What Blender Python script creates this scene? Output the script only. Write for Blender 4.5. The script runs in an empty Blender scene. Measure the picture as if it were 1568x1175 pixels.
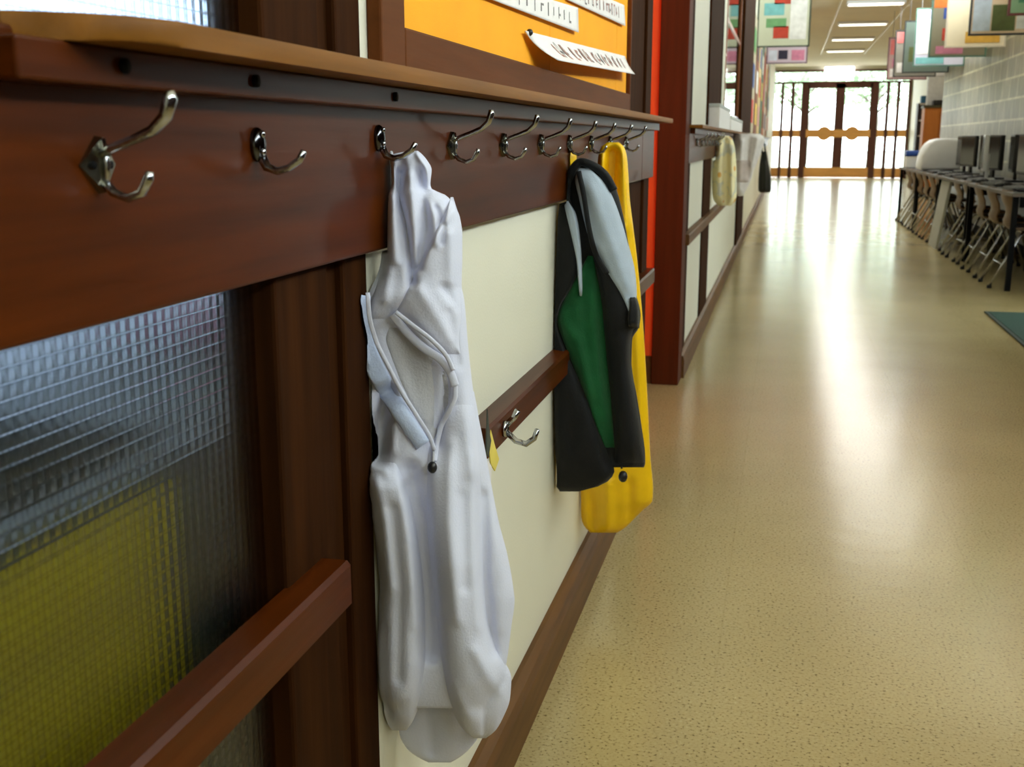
import bpy, bmesh, math, random
from mathutils import Vector, Matrix
random.seed(7)
SC = bpy.context.scene
COL = SC.collection
PI = math.pi

# ------------------------------------------------------------------ camera
IW, IH, F = 1568.0, 1175.0, 1700.0
VPX, VPY, CAMH = 1205.0, 216.0, 1.1
cv = Vector((VPX - IW/2, IH/2 - VPY, -F)).normalized()          # corridor direction seen from the camera
pt = math.atan2(cv[1], -cv[2])
cu = Vector((0, math.cos(pt), math.sin(pt)))
cu = (cu - cv*cu.dot(cv)).normalized()
cr = cv.cross(cu)
RW = Matrix((cr, cv, cu))                                        # camera axes -> world axes
CAM = Vector((0, 0, CAMH))
cd = bpy.data.cameras.new('camera'); cam = bpy.data.objects.new('camera', cd); COL.objects.link(cam)
cd.sensor_fit = 'HORIZONTAL'; cd.sensor_width = 36; cd.lens = F/IW*36; cd.clip_start = 0.02; cd.clip_end = 300
cam.matrix_world = Matrix.Translation(CAM) @ RW.to_4x4()
SC.camera = cam
cd.dof.use_dof = True; cd.dof.focus_distance = 1.5; cd.dof.aperture_fstop = 12

def ray(px, py): return (RW @ Vector((px - IW/2, IH/2 - py, -F))).normalized()
def onX(px, py, x): d = ray(px, py); return CAM + d*(x/d.x)
def onY(px, py, y): d = ray(px, py); return CAM + d*(y/d.y)

# ------------------------------------------------------------------ materials
def lin(c):
    return tuple(((v/255)/12.92 if v/255 <= .04045 else ((v/255+.055)/1.055)**2.4) for v in c) + (1,)
MATS = {}
def nt(name):
    m = bpy.data.materials.new(name); m.use_nodes = True
    t = m.node_tree; b = t.nodes['Principled BSDF']; return m, t, b
def node(t, kind, **kw):
    n = t.nodes.new(kind)
    for k, v in kw.items(): setattr(n, k, v)
    return n
def mat(name, col, rough=.6, metal=0, noise=.08, scale=20, bump=0, bscale=120, coat=0, sheen=0, stretch=(1,1,1), spec=.5, emit=None, es=0, detail=4):
    if name in MATS: return MATS[name]
    m, t, b = nt(name)
    L = t.links.new
    tc = node(t, 'ShaderNodeTexCoord'); mp = node(t, 'ShaderNodeMapping'); mp.inputs['Scale'].default_value = stretch
    L(tc.outputs['Object'], mp.inputs['Vector'])
    nz = node(t, 'ShaderNodeTexNoise'); nz.inputs['Scale'].default_value = scale; nz.inputs['Detail'].default_value = detail
    L(mp.outputs[0], nz.inputs['Vector'])
    c = lin(col); rp = node(t, 'ShaderNodeValToRGB')
    rp.color_ramp.elements[0].position = .3; rp.color_ramp.elements[1].position = .7
    rp.color_ramp.elements[0].color = tuple(v*(1-noise) for v in c[:3])+(1,)
    rp.color_ramp.elements[1].color = tuple(min(1, v*(1+noise)) for v in c[:3])+(1,)
    L(nz.outputs['Fac'], rp.inputs[0]); L(rp.outputs[0], b.inputs['Base Color'])
    b.inputs['Roughness'].default_value = rough; b.inputs['Metallic'].default_value = metal
    b.inputs['Coat Weight'].default_value = coat; b.inputs['Coat Roughness'].default_value = .12
    b.inputs['Sheen Weight'].default_value = sheen; b.inputs['Specular IOR Level'].default_value = spec
    if bump:
        n2 = node(t, 'ShaderNodeTexNoise'); n2.inputs['Scale'].default_value = bscale; n2.inputs['Detail'].default_value = 3
        L(mp.outputs[0], n2.inputs['Vector'])
        bp = node(t, 'ShaderNodeBump'); bp.inputs['Strength'].default_value = bump; bp.inputs['Distance'].default_value = .01
        L(n2.outputs['Fac'], bp.inputs['Height']); L(bp.outputs[0], b.inputs['Normal'])
    if emit:
        b.inputs['Emission Color'].default_value = lin(emit); b.inputs['Emission Strength'].default_value = es
    MATS[name] = m; return m
def wood(name, col, axis, rough=.32, coat=.35, noise=.35, spec=.5):
    st = [26, 26, 26]; st[axis] = 1.6
    m = mat(name, col, rough, noise=noise, scale=1.6, stretch=tuple(st), coat=coat, bump=.05, bscale=3, detail=6, spec=spec)
    return m
def cloth(name, col, rough=.9, sheen=.2, bump=.25, noise=.05): return mat(name, col, rough, noise=noise, scale=30, bump=bump, bscale=350, sheen=sheen, spec=.2)

W_Y = wood('dark wood lengthwise', (72, 30, 3), 1, rough=.34, coat=.0, spec=.14)
W_Z = wood('dark wood upright', (52, 26, 6), 2, rough=.75, coat=0, spec=.05)
W_RED = wood('red brown pilaster wood', (84, 36, 12), 2, rough=.6, coat=0, noise=.15, spec=.12)
W_SHELF = wood('worn shelf wood', (122, 78, 24), 1, rough=.5, coat=.0, noise=.25, spec=.15)
W_BASE = wood('worn baseboard wood', (98, 64, 28), 1, rough=.55, coat=0, noise=.3, spec=.3)
W_DOOR = wood('end door wood', (86, 42, 28), 2, rough=.45, coat=.05, noise=.15)
W_RAIL = wood('end door rail wood lightened for bloom', (238, 176, 104), 0, rough=.6, coat=0, noise=.12)  # orange brown, lightened to carry the bloom around the bright doors
W_FRAME = wood('notice board frame wood', (92, 50, 18), 1, rough=.6, coat=0, noise=.2, spec=.1)
W_CAB = wood('orange brown cabinet wood', (176, 104, 36), 2, rough=.5, coat=0, noise=.1)
CREAM = mat('cream wall paint', (226, 223, 204), .55, noise=.02, scale=3, bump=.06, bscale=220)
CEIL = mat('ceiling paint', (238, 230, 208), .8, noise=.03, scale=2)
ORANGE = mat('orange display felt', (252, 168, 14), .85, noise=.05, scale=8, bump=.1, bscale=500)
ORED = mat('orange red door paint', (250, 92, 30), .5, noise=.05, scale=6)
PAPER = mat('white paper', (232, 228, 226), .75, noise=.03, scale=30)
INKR = mat('faded red ink', (176, 128, 118), .8)
INKG = mat('grey ink', (120, 116, 116), .8)
CHROME = mat('worn chrome', (176, 178, 182), .18, metal=1, noise=.12, scale=60, bump=.06, bscale=200)
CHROMED = mat('dark chrome', (88, 88, 92), .12, metal=1, noise=.1, scale=60)
BRASSY = mat('aged chrome plate', (140, 138, 120), .25, metal=1, noise=.15, scale=90)
DARKM = mat('black metal', (12, 12, 13), .7, noise=.1, spec=.1)
BLACKP = mat('black plastic', (20, 20, 23), .4, noise=.1)
GREYP = mat('grey plastic', (92, 92, 96), .45, noise=.06)
WHITEP = mat('white plastic', (222, 222, 226), .35, noise=.02)
TABLE = mat('dark table top', (44, 46, 54), .3, noise=.1, scale=4)
EDGE = mat('table edge trim', (96, 84, 74), .5, noise=.1)
CHAIRB = mat('brown chair shell', (104, 74, 40), .4, noise=.15, scale=14)
CHAIRD = mat('dark seat pad', (40, 24, 18), .7, noise=.1)
RUBBER = mat('black rubber', (18, 18, 18), .7)
WHITE = cloth('white fleece', (214, 217, 236), sheen=.05, bump=.1, noise=.015)
WHITESHADE = cloth('white fleece greyed for shade', (188, 188, 194), bump=.2, noise=.02)  # white fleece with the shade inside the jacket put into its grey
TRIMB = cloth('pale blue white band', (198, 212, 244), bump=.15, noise=.04)
BLACKC = cloth('black nylon', (15, 16, 18), rough=.6, sheen=.1, bump=.15, noise=.1)
GREENC = cloth('dark green fabric', (8, 78, 38), rough=.75, bump=.2, noise=.12)
GREYC = cloth('pale blue grey lining', (168, 182, 198), bump=.15)
PINKW = cloth('pale pink white fabric', (234, 228, 226), bump=.2, noise=.06)
MATG = mat('dark green floor mat', (26, 62, 50), .95, noise=.15, scale=60, bump=.5, bscale=300)
CONC = mat('pale paving', (200, 198, 190), .9, noise=.05, scale=2)
LEAF = mat('tree leaves', (176, 200, 168), .7, noise=.25, scale=2)
BARK = mat('grey bark', (120, 112, 104), .9, noise=.2, scale=10)
BLUE = mat('blue plastic', (30, 70, 150), .4)
TEAL = mat('dark blue card', (20, 84, 118), .6)
GCARD = mat('pale grey board', (188, 190, 186), .7, noise=.03)

def yellow_mat():
    m = mat('yellow raincoat vinyl', (246, 196, 8), .42, noise=.06, scale=18, bump=.08, bscale=60, sheen=0, spec=.5); return m
YELLOW = yellow_mat()

def floor_mat():
    m, t, b = nt('beige speckled floor tile'); L = t.links.new
    tc = node(t, 'ShaderNodeTexCoord')
    n1 = node(t, 'ShaderNodeTexNoise'); n1.inputs['Scale'].default_value = 150; n1.inputs['Detail'].default_value = 3
    L(tc.outputs['Object'], n1.inputs['Vector'])
    r1 = node(t, 'ShaderNodeValToRGB'); e = r1.color_ramp.elements
    e[0].position = .30; e[0].color = lin((112, 96, 60)); e[1].position = .43; e[1].color = lin((184, 166, 120))
    x = r1.color_ramp.elements.new(.66); x.color = lin((191, 174, 128)); x = r1.color_ramp.elements.new(.74); x.color = lin((204, 193, 152))
    L(n1.outputs['Fac'], r1.inputs[0])
    n2 = node(t, 'ShaderNodeTexNoise'); n2.inputs['Scale'].default_value = 1.7; n2.inputs['Detail'].default_value = 5
    L(tc.outputs['Object'], n2.inputs['Vector'])
    r2 = node(t, 'ShaderNodeValToRGB'); e = r2.color_ramp.elements
    e[0].position = .35; e[0].color = (.88, .87, .84, 1); e[1].position = .65; e[1].color = (1, 1, 1, 1)
    L(n2.outputs['Fac'], r2.inputs[0])
    mx = node(t, 'ShaderNodeMixRGB', blend_type='MULTIPLY'); mx.inputs[0].default_value = 1
    L(r1.outputs[0], mx.inputs[1]); L(r2.outputs[0], mx.inputs[2])
    br = node(t, 'ShaderNodeTexBrick'); br.offset = 0; br.inputs['Scale'].default_value = 1
    br.inputs['Brick Width'].default_value = .61; br.inputs['Row Height'].default_value = .61; br.inputs['Mortar Size'].default_value = .0022
    br.inputs['Color1'].default_value = (1,1,1,1); br.inputs['Color2'].default_value = (.97,.97,.96,1); br.inputs['Mortar'].default_value = (.92,.91,.88,1)
    L(tc.outputs['Object'], br.inputs['Vector'])
    m2 = node(t, 'ShaderNodeMixRGB', blend_type='MULTIPLY'); m2.inputs[0].default_value = 1
    L(mx.outputs[0], m2.inputs[1]); L(br.outputs[0], m2.inputs[2]); L(m2.outputs[0], b.inputs['Base Color'])
    b.inputs['Roughness'].default_value = .19; b.inputs['Specular IOR Level'].default_value = .5
    n3 = node(t, 'ShaderNodeTexNoise'); n3.inputs['Scale'].default_value = 14; n3.inputs['Detail'].default_value = 3
    L(tc.outputs['Object'], n3.inputs['Vector'])
    bp = node(t, 'ShaderNodeBump'); bp.inputs['Strength'].default_value = .06; bp.inputs['Distance'].default_value = .01
    L(n3.outputs['Fac'], bp.inputs['Height']); L(bp.outputs[0], b.inputs['Normal'])
    return m
FLOOR = floor_mat()

def block_mat():
    m, t, b = nt('ribbed grey block'); L = t.links.new
    tc = node(t, 'ShaderNodeTexCoord'); sp = node(t, 'ShaderNodeSeparateXYZ'); cb = node(t, 'ShaderNodeCombineXYZ')
    L(tc.outputs['Object'], sp.inputs[0]); L(sp.outputs['Y'], cb.inputs['X']); L(sp.outputs['Z'], cb.inputs['Y'])
    br = node(t, 'ShaderNodeTexBrick'); br.offset = .5; br.inputs['Scale'].default_value = 1
    br.inputs['Brick Width'].default_value = .43; br.inputs['Row Height'].default_value = .22; br.inputs['Mortar Size'].default_value = .012
    br.inputs['Color1'].default_value = lin((124, 122, 106)); br.inputs['Color2'].default_value = lin((146, 142, 124)); br.inputs['Mortar'].default_value = lin((190, 188, 160))
    L(cb.outputs[0], br.inputs['Vector'])
    mp = node(t, 'ShaderNodeMapping'); mp.inputs['Scale'].default_value = (9, 1.4, 1); L(cb.outputs[0], mp.inputs[0])
    nz = node(t, 'ShaderNodeTexNoise'); nz.inputs['Scale'].default_value = 3; nz.inputs['Detail'].default_value = 3; L(mp.outputs[0], nz.inputs['Vector'])
    rp = node(t, 'ShaderNodeValToRGB'); e = rp.color_ramp.elements
    e[0].position = .4; e[0].color = (.72,.72,.70,1); e[1].position = .62; e[1].color = (1.2,1.2,1.2,1)
    L(nz.outputs['Fac'], rp.inputs[0])
    mx = node(t, 'ShaderNodeMixRGB', blend_type='MULTIPLY'); mx.inputs[0].default_value = 1
    L(br.outputs[0], mx.inputs[1]); L(rp.outputs[0], mx.inputs[2]); L(mx.outputs[0], b.inputs['Base Color'])
    b.inputs['Roughness'].default_value = .35
    bp = node(t, 'ShaderNodeBump'); bp.inputs['Strength'].default_value = .5; bp.inputs['Distance'].default_value = .01
    L(nz.outputs['Fac'], bp.inputs['Height']); L(bp.outputs[0], b.inputs['Normal'])
    return m
BLOCK = block_mat()

def reeded_glass():
    m, t, b = nt('textured glass'); L = t.links.new
    tc = node(t, 'ShaderNodeTexCoord'); sp = node(t, 'ShaderNodeSeparateXYZ'); L(tc.outputs['Object'], sp.inputs[0])
    def pill(out, p):
        a = node(t, 'ShaderNodeMath', operation='MULTIPLY'); a.inputs[1].default_value = PI/p; L(out, a.inputs[0])
        s = node(t, 'ShaderNodeMath', operation='SINE'); L(a.outputs[0], s.inputs[0])
        q = node(t, 'ShaderNodeMath', operation='ABSOLUTE'); L(s.outputs[0], q.inputs[0])
        w = node(t, 'ShaderNodeMath', operation='POWER'); w.inputs[1].default_value = .4; L(q.outputs[0], w.inputs[0]); return w
    a, c = pill(sp.outputs['Y'], .0125), pill(sp.outputs['Z'], .0105)
    mu = node(t, 'ShaderNodeMath', operation='MULTIPLY'); L(a.outputs[0], mu.inputs[0]); L(c.outputs[0], mu.inputs[1])
    bp = node(t, 'ShaderNodeBump'); bp.inputs['Strength'].default_value = .16; bp.inputs['Distance'].default_value = .003
    L(mu.outputs[0], bp.inputs['Height']); L(bp.outputs[0], b.inputs['Normal'])
    rp = node(t, 'ShaderNodeValToRGB'); e = rp.color_ramp.elements
    e[0].position = .25; e[0].color = (.5, .53, .54, 1); e[1].position = .5; e[1].color = (.93, .97, .97, 1)
    L(mu.outputs[0], rp.inputs[0]); L(rp.outputs[0], b.inputs['Base Color'])
    b.inputs['Transmission Weight'].default_value = 1; b.inputs['Roughness'].default_value = .2; b.inputs['IOR'].default_value = 1.3
    return m
RGLASS = reeded_glass()
def clear_glass(name='clear glass', tint=(.93, .97, .95, 1)):
    m = bpy.data.materials.new(name); m.use_nodes = True; t = m.node_tree; t.nodes.clear(); L = t.links.new
    o = node(t, 'ShaderNodeOutputMaterial'); tr = node(t, 'ShaderNodeBsdfTransparent'); tr.inputs[0].default_value = tint
    gl = node(t, 'ShaderNodeBsdfGlossy'); gl.inputs['Roughness'].default_value = .02
    lw = node(t, 'ShaderNodeLayerWeight'); lw.inputs[0].default_value = .5
    pw = node(t, 'ShaderNodeMath', operation='POWER'); pw.inputs[1].default_value = 4; L(lw.outputs['Facing'], pw.inputs[0])
    fr = node(t, 'ShaderNodeMath', operation='MULTIPLY_ADD'); fr.inputs[1].default_value = .7; fr.inputs[2].default_value = .04; L(pw.outputs[0], fr.inputs[0])
    mx = node(t, 'ShaderNodeMixShader'); L(fr.outputs[0], mx.inputs[0]); L(tr.outputs[0], mx.inputs[1]); L(gl.outputs[0], mx.inputs[2]); L(mx.outputs[0], o.inputs[0])
    return m
CGLASS = clear_glass()
TINTED = clear_glass('blue glass tinted to dim daylight', (.52, .60, .70, 1))  # tint added to dim the daylight coming through the classroom window
def floral():
    m, t, b = nt('yellow floral cotton'); L = t.links.new
    tc = node(t, 'ShaderNodeTexCoord'); v = node(t, 'ShaderNodeTexVoronoi'); v.inputs['Scale'].default_value = 14; L(tc.outputs['Object'], v.inputs['Vector'])
    r = node(t, 'ShaderNodeValToRGB'); e = r.color_ramp.elements; r.color_ramp.interpolation = 'EASE'
    e[0].position = .16; e[0].color = lin((226, 172, 84)); e[1].position = .3; e[1].color = lin((240, 230, 186))
    x = e.new(.62); x.color = lin((238, 226, 176)); x = e.new(.8); x.color = lin((206, 204, 182))
    L(v.outputs['Distance'], r.inputs[0]); L(r.outputs[0], b.inputs['Base Color']); b.inputs['Roughness'].default_value = .9
    return m
FLORAL = floral()
def lamp_mat(name, col, s):
    return mat(name, col, .6, emit=col, es=s)

# ------------------------------------------------------------------ building helpers
def wloc(o):
    v = Vector((0, 0, 0))
    while o is not None: v += o.location; o = o.parent
    return v
class B:
    def __init__(self): self.bm = bmesh.new()
    def box(self, x0, x1, y0, y1, z0, z1, bev=0):
        x0, x1 = min(x0, x1), max(x0, x1); y0, y1 = min(y0, y1), max(y0, y1); z0, z1 = min(z0, z1), max(z0, z1)
        vs = [self.bm.verts.new(p) for p in ((x0,y0,z0),(x1,y0,z0),(x1,y1,z0),(x0,y1,z0),(x0,y0,z1),(x1,y0,z1),(x1,y1,z1),(x0,y1,z1))]
        fs = [self.bm.faces.new([vs[i] for i in q]) for q in ((3,2,1,0),(4,5,6,7),(0,1,5,4),(1,2,6,5),(2,3,7,6),(3,0,4,7))]
        if bev:
            es = list({e for f in fs for e in f.edges})
            bmesh.ops.bevel(self.bm, geom=es, offset=bev, segments=2, profile=.5, affect='EDGES')
        return self
    def prism(self, poly, axis, a, b, bev=0):
        def P(u, v, w):
            return (w, u, v) if axis == 0 else ((u, w, v) if axis == 1 else (u, v, w))
        lo = [self.bm.verts.new(P(u, v, a)) for u, v in poly]; hi = [self.bm.verts.new(P(u, v, b)) for u, v in poly]
        fs = [self.bm.faces.new(lo[::-1]), self.bm.faces.new(hi)]
        n = len(poly)
        for i in range(n): fs.append(self.bm.faces.new((lo[i], lo[(i+1) % n], hi[(i+1) % n], hi[i])))
        if bev:
            es = list({e for f in fs[:2] for e in f.edges})
            bmesh.ops.bevel(self.bm, geom=es, offset=bev, segments=2, profile=.5, affect='EDGES')
        return self
    def tube(self, pts, r, seg=10, flat=1.0, up=None):
        pts = [Vector(p) for p in pts]; n = len(pts)
        rs = r if isinstance(r, (list, tuple)) else [r]*n
        prev = None; rings = []
        for i, p in enumerate(pts):
            d = (pts[min(i+1, n-1)] - pts[max(i-1, 0)]).normalized()
            if prev is None:
                a = Vector(up) if up else (Vector((0,0,1)) if abs(d.z) < .9 else Vector((1,0,0)))
                nrm = (a - d*a.dot(d)).normalized()
            else: nrm = (prev - d*prev.dot(d)).normalized()
            prev = nrm; bi = d.cross(nrm)
            rings.append([self.bm.verts.new(p + nrm*rs[i]*flat*math.cos(2*PI*k/seg) + bi*rs[i]*math.sin(2*PI*k/seg)) for k in range(seg)])
        for i in range(n-1):
            for k in range(seg): self.bm.faces.new((rings[i][k], rings[i][(k+1)%seg], rings[i+1][(k+1)%seg], rings[i+1][k]))
        self.bm.faces.new(rings[0][::-1]); self.bm.faces.new(rings[-1]); return self
    def ball(self, c, r, sc=(1,1,1), u=12, v=8):
        m = Matrix.Translation(c) @ Matrix.Diagonal((r*sc[0], r*sc[1], r*sc[2], 1))
        bmesh.ops.create_uvsphere(self.bm, u_segments=u, v_segments=v, radius=1, matrix=m); return self
    def disc(self, c, r, h, axis=0, seg=20, sc=1.0):
        a = {0: Matrix.Rotation(PI/2, 4, 'Y'), 1: Matrix.Rotation(PI/2, 4, 'X'), 2: Matrix.Identity(4)}[axis]
        bmesh.ops.create_cone(self.bm, cap_ends=True, segments=seg, radius1=r, radius2=r*sc, depth=h, matrix=Matrix.Translation(c) @ a); return self
    def build(self, name, m, parent=None, smooth=False, label=None):
        bm = self.bm
        bmesh.ops.recalc_face_normals(bm, faces=bm.faces)
        if parent is not None: off = wloc(parent); loc = Vector((0,0,0))
        else:
            xs = [v.co for v in bm.verts]
            off = Vector(((min(v.x for v in xs)+max(v.x for v in xs))/2, (min(v.y for v in xs)+max(v.y for v in xs))/2, min(v.z for v in xs))); loc = off
        bmesh.ops.translate(bm, verts=bm.verts, vec=-off)
        me = bpy.data.meshes.new(name); bm.to_mesh(me); bm.free()
        me.materials.append(m)
        if smooth:
            for p in me.polygons: p.use_smooth = True
        o = bpy.data.objects.new(name, me); COL.objects.link(o); o.location = loc; o.parent = parent
        if label: o['label'] = label
        return o
def smooth_by_angle(o, a=40):
    me = o.data
    for p in me.polygons: p.use_smooth = True
    me.set_sharp_from_angle(angle=math.radians(a)); return o
def tag(o, label, cat, group=None, kind=None):
    o['label'] = label; o['category'] = cat
    if group: o['group'] = group
    if kind: o['kind'] = kind
    return o
def thing(name, loc, label, cat, group=None, kind=None):
    o = bpy.data.objects.new(name, None); COL.objects.link(o); o.location = loc; o.empty_display_size = .05
    return tag(o, label, cat, group, kind)
def struct(name, b, m, label, cat, smooth=False):
    return tag(b.build(name, m, None, smooth), label, cat, None, 'structure')
def copy_tree(o, parent=None):
    c = o.copy(); COL.objects.link(c); c.parent = parent
    for ch in list(o.children): copy_tree(ch, c)
    return c
def dup(root, loc, label=None, rotz=None):
    c = copy_tree(root); c.location = loc
    if rotz is not None: c.rotation_euler = (0, 0, rotz)
    if label: c['label'] = label
    return c

# ------------------------------------------------------------------ measures
XW = -.45          # left wall face
XB = -.43          # hook board face
YE = 36.0          # end wall
XR = 2.3           # right wall face
ZC = 3.3
ZBB, ZBT = .982, 1.165   # hook board bottom, top

# ------------------------------------------------------------------ room shell
struct('floor', B().box(-5.2, 3.8, -5.2, YE+.15, -.1, 0), FLOOR, 'beige speckled shiny floor of the corridor', 'floor')
struct('ceiling', B().box(-5.2, 3.8, -5.2, YE+.15, ZC, ZC+.1), CEIL, 'cream ceiling over the corridor', 'ceiling')
b = B()
b.box(XW-.1, XW, 1.12, 3.70, 0, ZC)                       # cream wall behind the jackets
b.box(XW-.1, XW, -5.1, -.72, 0, ZC)
b.box(XW-.1, XW, -.72, .95, 0, .1)                        # sill under the textured glass
b.box(XW-.1, XW, -.72, .95, 2.6, ZC)
b.box(-.85, XW, 3.70, 3.75, 0, ZC); b.box(-.85, -.75, 3.75, 5.1, 0, ZC); b.box(-.85, -.75, 5.1, 5.2, 0, ZC)
b.box(-.75, XW-.02, 3.75, 5.03, 2.6, ZC)
W0, W1, WZ0, WZ1 = 8.25, 10.6, 1.26, 2.75                 # window of the far classroom
b.box(XW-.1, XW, 5.2, W0, 0, ZC); b.box(XW-.1, XW, W1, YE, 0, ZC)
b.box(XW-.1, XW, W0, W1, 0, WZ0); b.box(XW-.1, XW, W0, W1, WZ1, ZC)
struct('wall_left', b, CREAM, 'cream painted corridor wall behind the hanging jackets', 'wall')
b = B()
DY0, DY1, DZ = 6.75, 8.15, 2.35                            # side exit beside the green mat
b.box(XR, XR+.12, 4.7, DY0, 2.3, ZC); b.box(XR, XR+.12, DY1, 8.2, 0, ZC); b.box(XR, XR+.12, 8.2, 18.4, 0, 2.82); b.box(XR, XR+.12, 8.2, 18.4, 3.2, ZC); b.box(XR, XR+.12, 18.4, 18.7, 0, ZC)
b.box(XR, XR+.12, DY0, DY1, DZ, ZC); b.box(XR, XR+.12, -5.1, -3.3, 2.3, ZC); b.box(XR, XR+.12, -3.3, 4.7, 3.1, ZC)
struct('wall_right', b, BLOCK, 'grey ribbed block wall behind the computer tables', 'wall')
b = B(); b.box(XR, XR+.12, -5.1, DY0, 0, 2.3)
for k in range(20): b.box(XR-.012, XR, -5.05+k*.585, -4.99+k*.585, 0, 2.3)
struct('wall_added_panelling', b, W_Z, 'dark wood panelling added on the unseen wall opposite the hanging jackets', 'wall')  # panelling added out of view so the hook board reflects something dark
b = B(); b.box(XR+.12, 3.66, 18.58, 18.7, 0, ZC); b.box(3.56, 3.66, 18.7, YE, 0, ZC)
struct('wall_lobby', b, CREAM, 'cream lobby wall set back behind the wooden cabinet', 'wall')
struct('wall_back', B().box(-.55, 2.42, -5.2, -5.1, 0, ZC), CREAM, 'cream wall closing the corridor', 'wall')
b = B(); b.box(XW-.1, XW+.02, YE, YE+.12, 0, ZC); b.box(3.45, 3.66, YE, YE+.12, 0, ZC); b.box(XW, 3.45, YE, YE+.12, 3.2, ZC)
struct('wall_end', b, CREAM, 'cream wall around the glazed entrance doors', 'wall')

# baseboards
def base_profile(y0, y1):
    return B().prism([(XW, 0), (-.42, 0), (-.42, .085), (-.426, .105), (-.44, .113), (XW, .113)], 1, y0, y1)
struct('baseboard_left', base_profile(1.12, 3.755), W_BASE, 'worn brown baseboard under the cream wall panel', 'baseboard')
struct('baseboard_far', base_profile(5.2, YE), W_BASE, 'worn brown baseboard running from the pilaster to the end doors', 'baseboard')
struct('baseboard_near', base_profile(-5.1, .97), W_BASE, 'brown baseboard under the textured glass', 'baseboard')
struct('baseboard_right', B().box(XR-.012, XR, DY1, 18.7, 0, .1), DARKM, 'dark baseboard under the computer tables', 'baseboard')

# posts of the near glazed screen
b = B(); b.box(XW-.06, XW+.004, .925, 1.048, 0, ZC, .004); b.box(XW-.06, XW-.008, 1.048, 1.095, 0, ZC)
struct('trim_1', b, W_Z, 'dark wooden post beside the textured glass', 'post')
b = B(); b.box(XW-.06, XW+.002, 1.095, 1.165, 0, ZC, .004)
struct('trim_2', b, W_Z, 'narrow dark wooden post edging the cream wall panel', 'post')
b = B(); b.box(XW-.05, XW+.006, 3.19, 3.3, 0, ZC, .004); b.box(XW-.05, XW+.001, 3.3, 3.62, 0, ZC); b.box(XW-.05, XW+.01, 3.62, 3.755, 0, ZC, .004)
struct('trim_3', b, W_Z, 'dark wooden door frame post at the end of the hook board', 'post')
b = B(); b.box(-.556, -.432, 5.03, 5.2, 0, ZC, .004)
struct('trim_4', b, W_RED, 'thick red brown wooden pilaster standing out from the wall', 'pilaster')
b = B(); b.box(XW, XW+.012, 5.2, 5.29, 0, ZC); b.box(XW, XW+.006, 5.29, 5.46, 0, ZC, .002)
struct('trim_5', b, W_Z, 'dark brown board on the wall right behind the pilaster', 'post')
b = B(); b.box(XW, XW+.008, 6.4, 7.0, .113, 1.02)
struct('trim_6', b, W_Z, 'brown upright strip below the far hook board before the floral smock', 'post')
b = B(); b.box(XW, XW+.012, 6.5, 7.6, 1.19, ZC); b.box(XW, XW+.014, 7.6, 7.7, 1.19, ZC)
struct('trim_7', b, W_Z, 'dark brown upright panel above the far shelf', 'post')
b = B(); b.box(XW, XW+.02, 11.0, 12.5, .113, 1.02); b.box(XW, XW+.03, 10.7, 13.6, 1.19, ZC)
struct('trim_8', b, W_Z, 'dark red brown upright panel between window and wall posters', 'post')

# orange door in the recess
d2 = thing('door_2', (-.7, 4.4, 0), 'orange red painted door set back beside the pilaster', 'door', None, 'structure')
B().box(-.70, -.655, 3.9, 5.0, .16, 2.5).build('door_leaf', ORED, d2)
B().box(-.75, -.557, 5.045, 5.19, .13, 2.6).build('side_jamb', ORED, d2)
B().box(-.75, -.557, 5.045, 5.19, 0, .13).build('jamb_base', W_BASE, d2, label='brown base of the jamb')
B().box(-.705, -.65, 3.9, 5.0, 0.005, .16).build('kick_plate', W_BASE, d2, label='brown kick plate')
B().box(-.75, -.64, 3.84, 3.9, 0, 2.6).build('door_frame', W_RED, d2)
bb = B(); bb.tube([(-.65, 4.05, 1.0), (-.6, 4.05, 1.0), (-.6, 4.16, 1.0)], .009); bb.build('handle', CHROME, d2, True)

# ------------------------------------------------------------------ textured glass window
w1 = thing('window_1', (XW-.02, .12, .1), 'textured glass screen with yellow showing through, dark wooden frame', 'window', None, 'structure')
B().box(XW-.026, XW-.018, -.70, .93, .1, 2.6).build('pane', RGLASS, w1)
bb = B(); bb.box(XW-.06, XW, -.72, .95, .08, .13); bb.box(XW-.06, XW, -.72, .95, 2.56, 2.62); bb.box(XW-.06, XW, -.74, -.69, .08, 2.62)
bb.build('window_frame', W_Z, w1)

# classroom behind the glass
b = B(); b.box(-5.1, -5.0, -3.2, 13.5, 0, .9); b.box(-5.1, -5.0, -3.2, 13.5, 2.9, ZC); b.box(-5.1, -5, -3.2, -.6, .9, 2.9); b.box(-5.1, -5, 12.9, 13.5, .9, 2.9)
b.box(-1.8, -1.7, 5.2, 13.5, 0, ZC); b.box(-1.7, -.85, 5.1, 5.2, 0, ZC)
b.box(-5.1, -.55, -3.3, -3.2, 0, ZC); b.box(-5.1, -1.8, 13.5, 13.6, 0, ZC)
struct('wall_classroom', b, mat('classroom paint', (150, 156, 168), .8), 'pale wall of the classroom seen blurred through the textured glass', 'wall')
w2 = thing('window_2', (-5.05, 6.1, .9), 'bright classroom window seen blurred through the textured glass', 'window', None, 'structure')
bb = B()
for y in (-.6, 2.1, 4.8, 7.5, 10.2, 12.86): bb.box(-5.08, -5.02, y-.02, y+.04, .9, 2.9)
bb.box(-5.08, -5.02, -.6, 12.9, .9, .95); bb.box(-5.08, -5.02, -.6, 12.9, 2.85, 2.9)
bb.build('window_frame', WHITEP, w2)
B().box(-5.055, -5.045, -.6, 12.9, .9, 2.9).build('pane', TINTED, w2)

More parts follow.
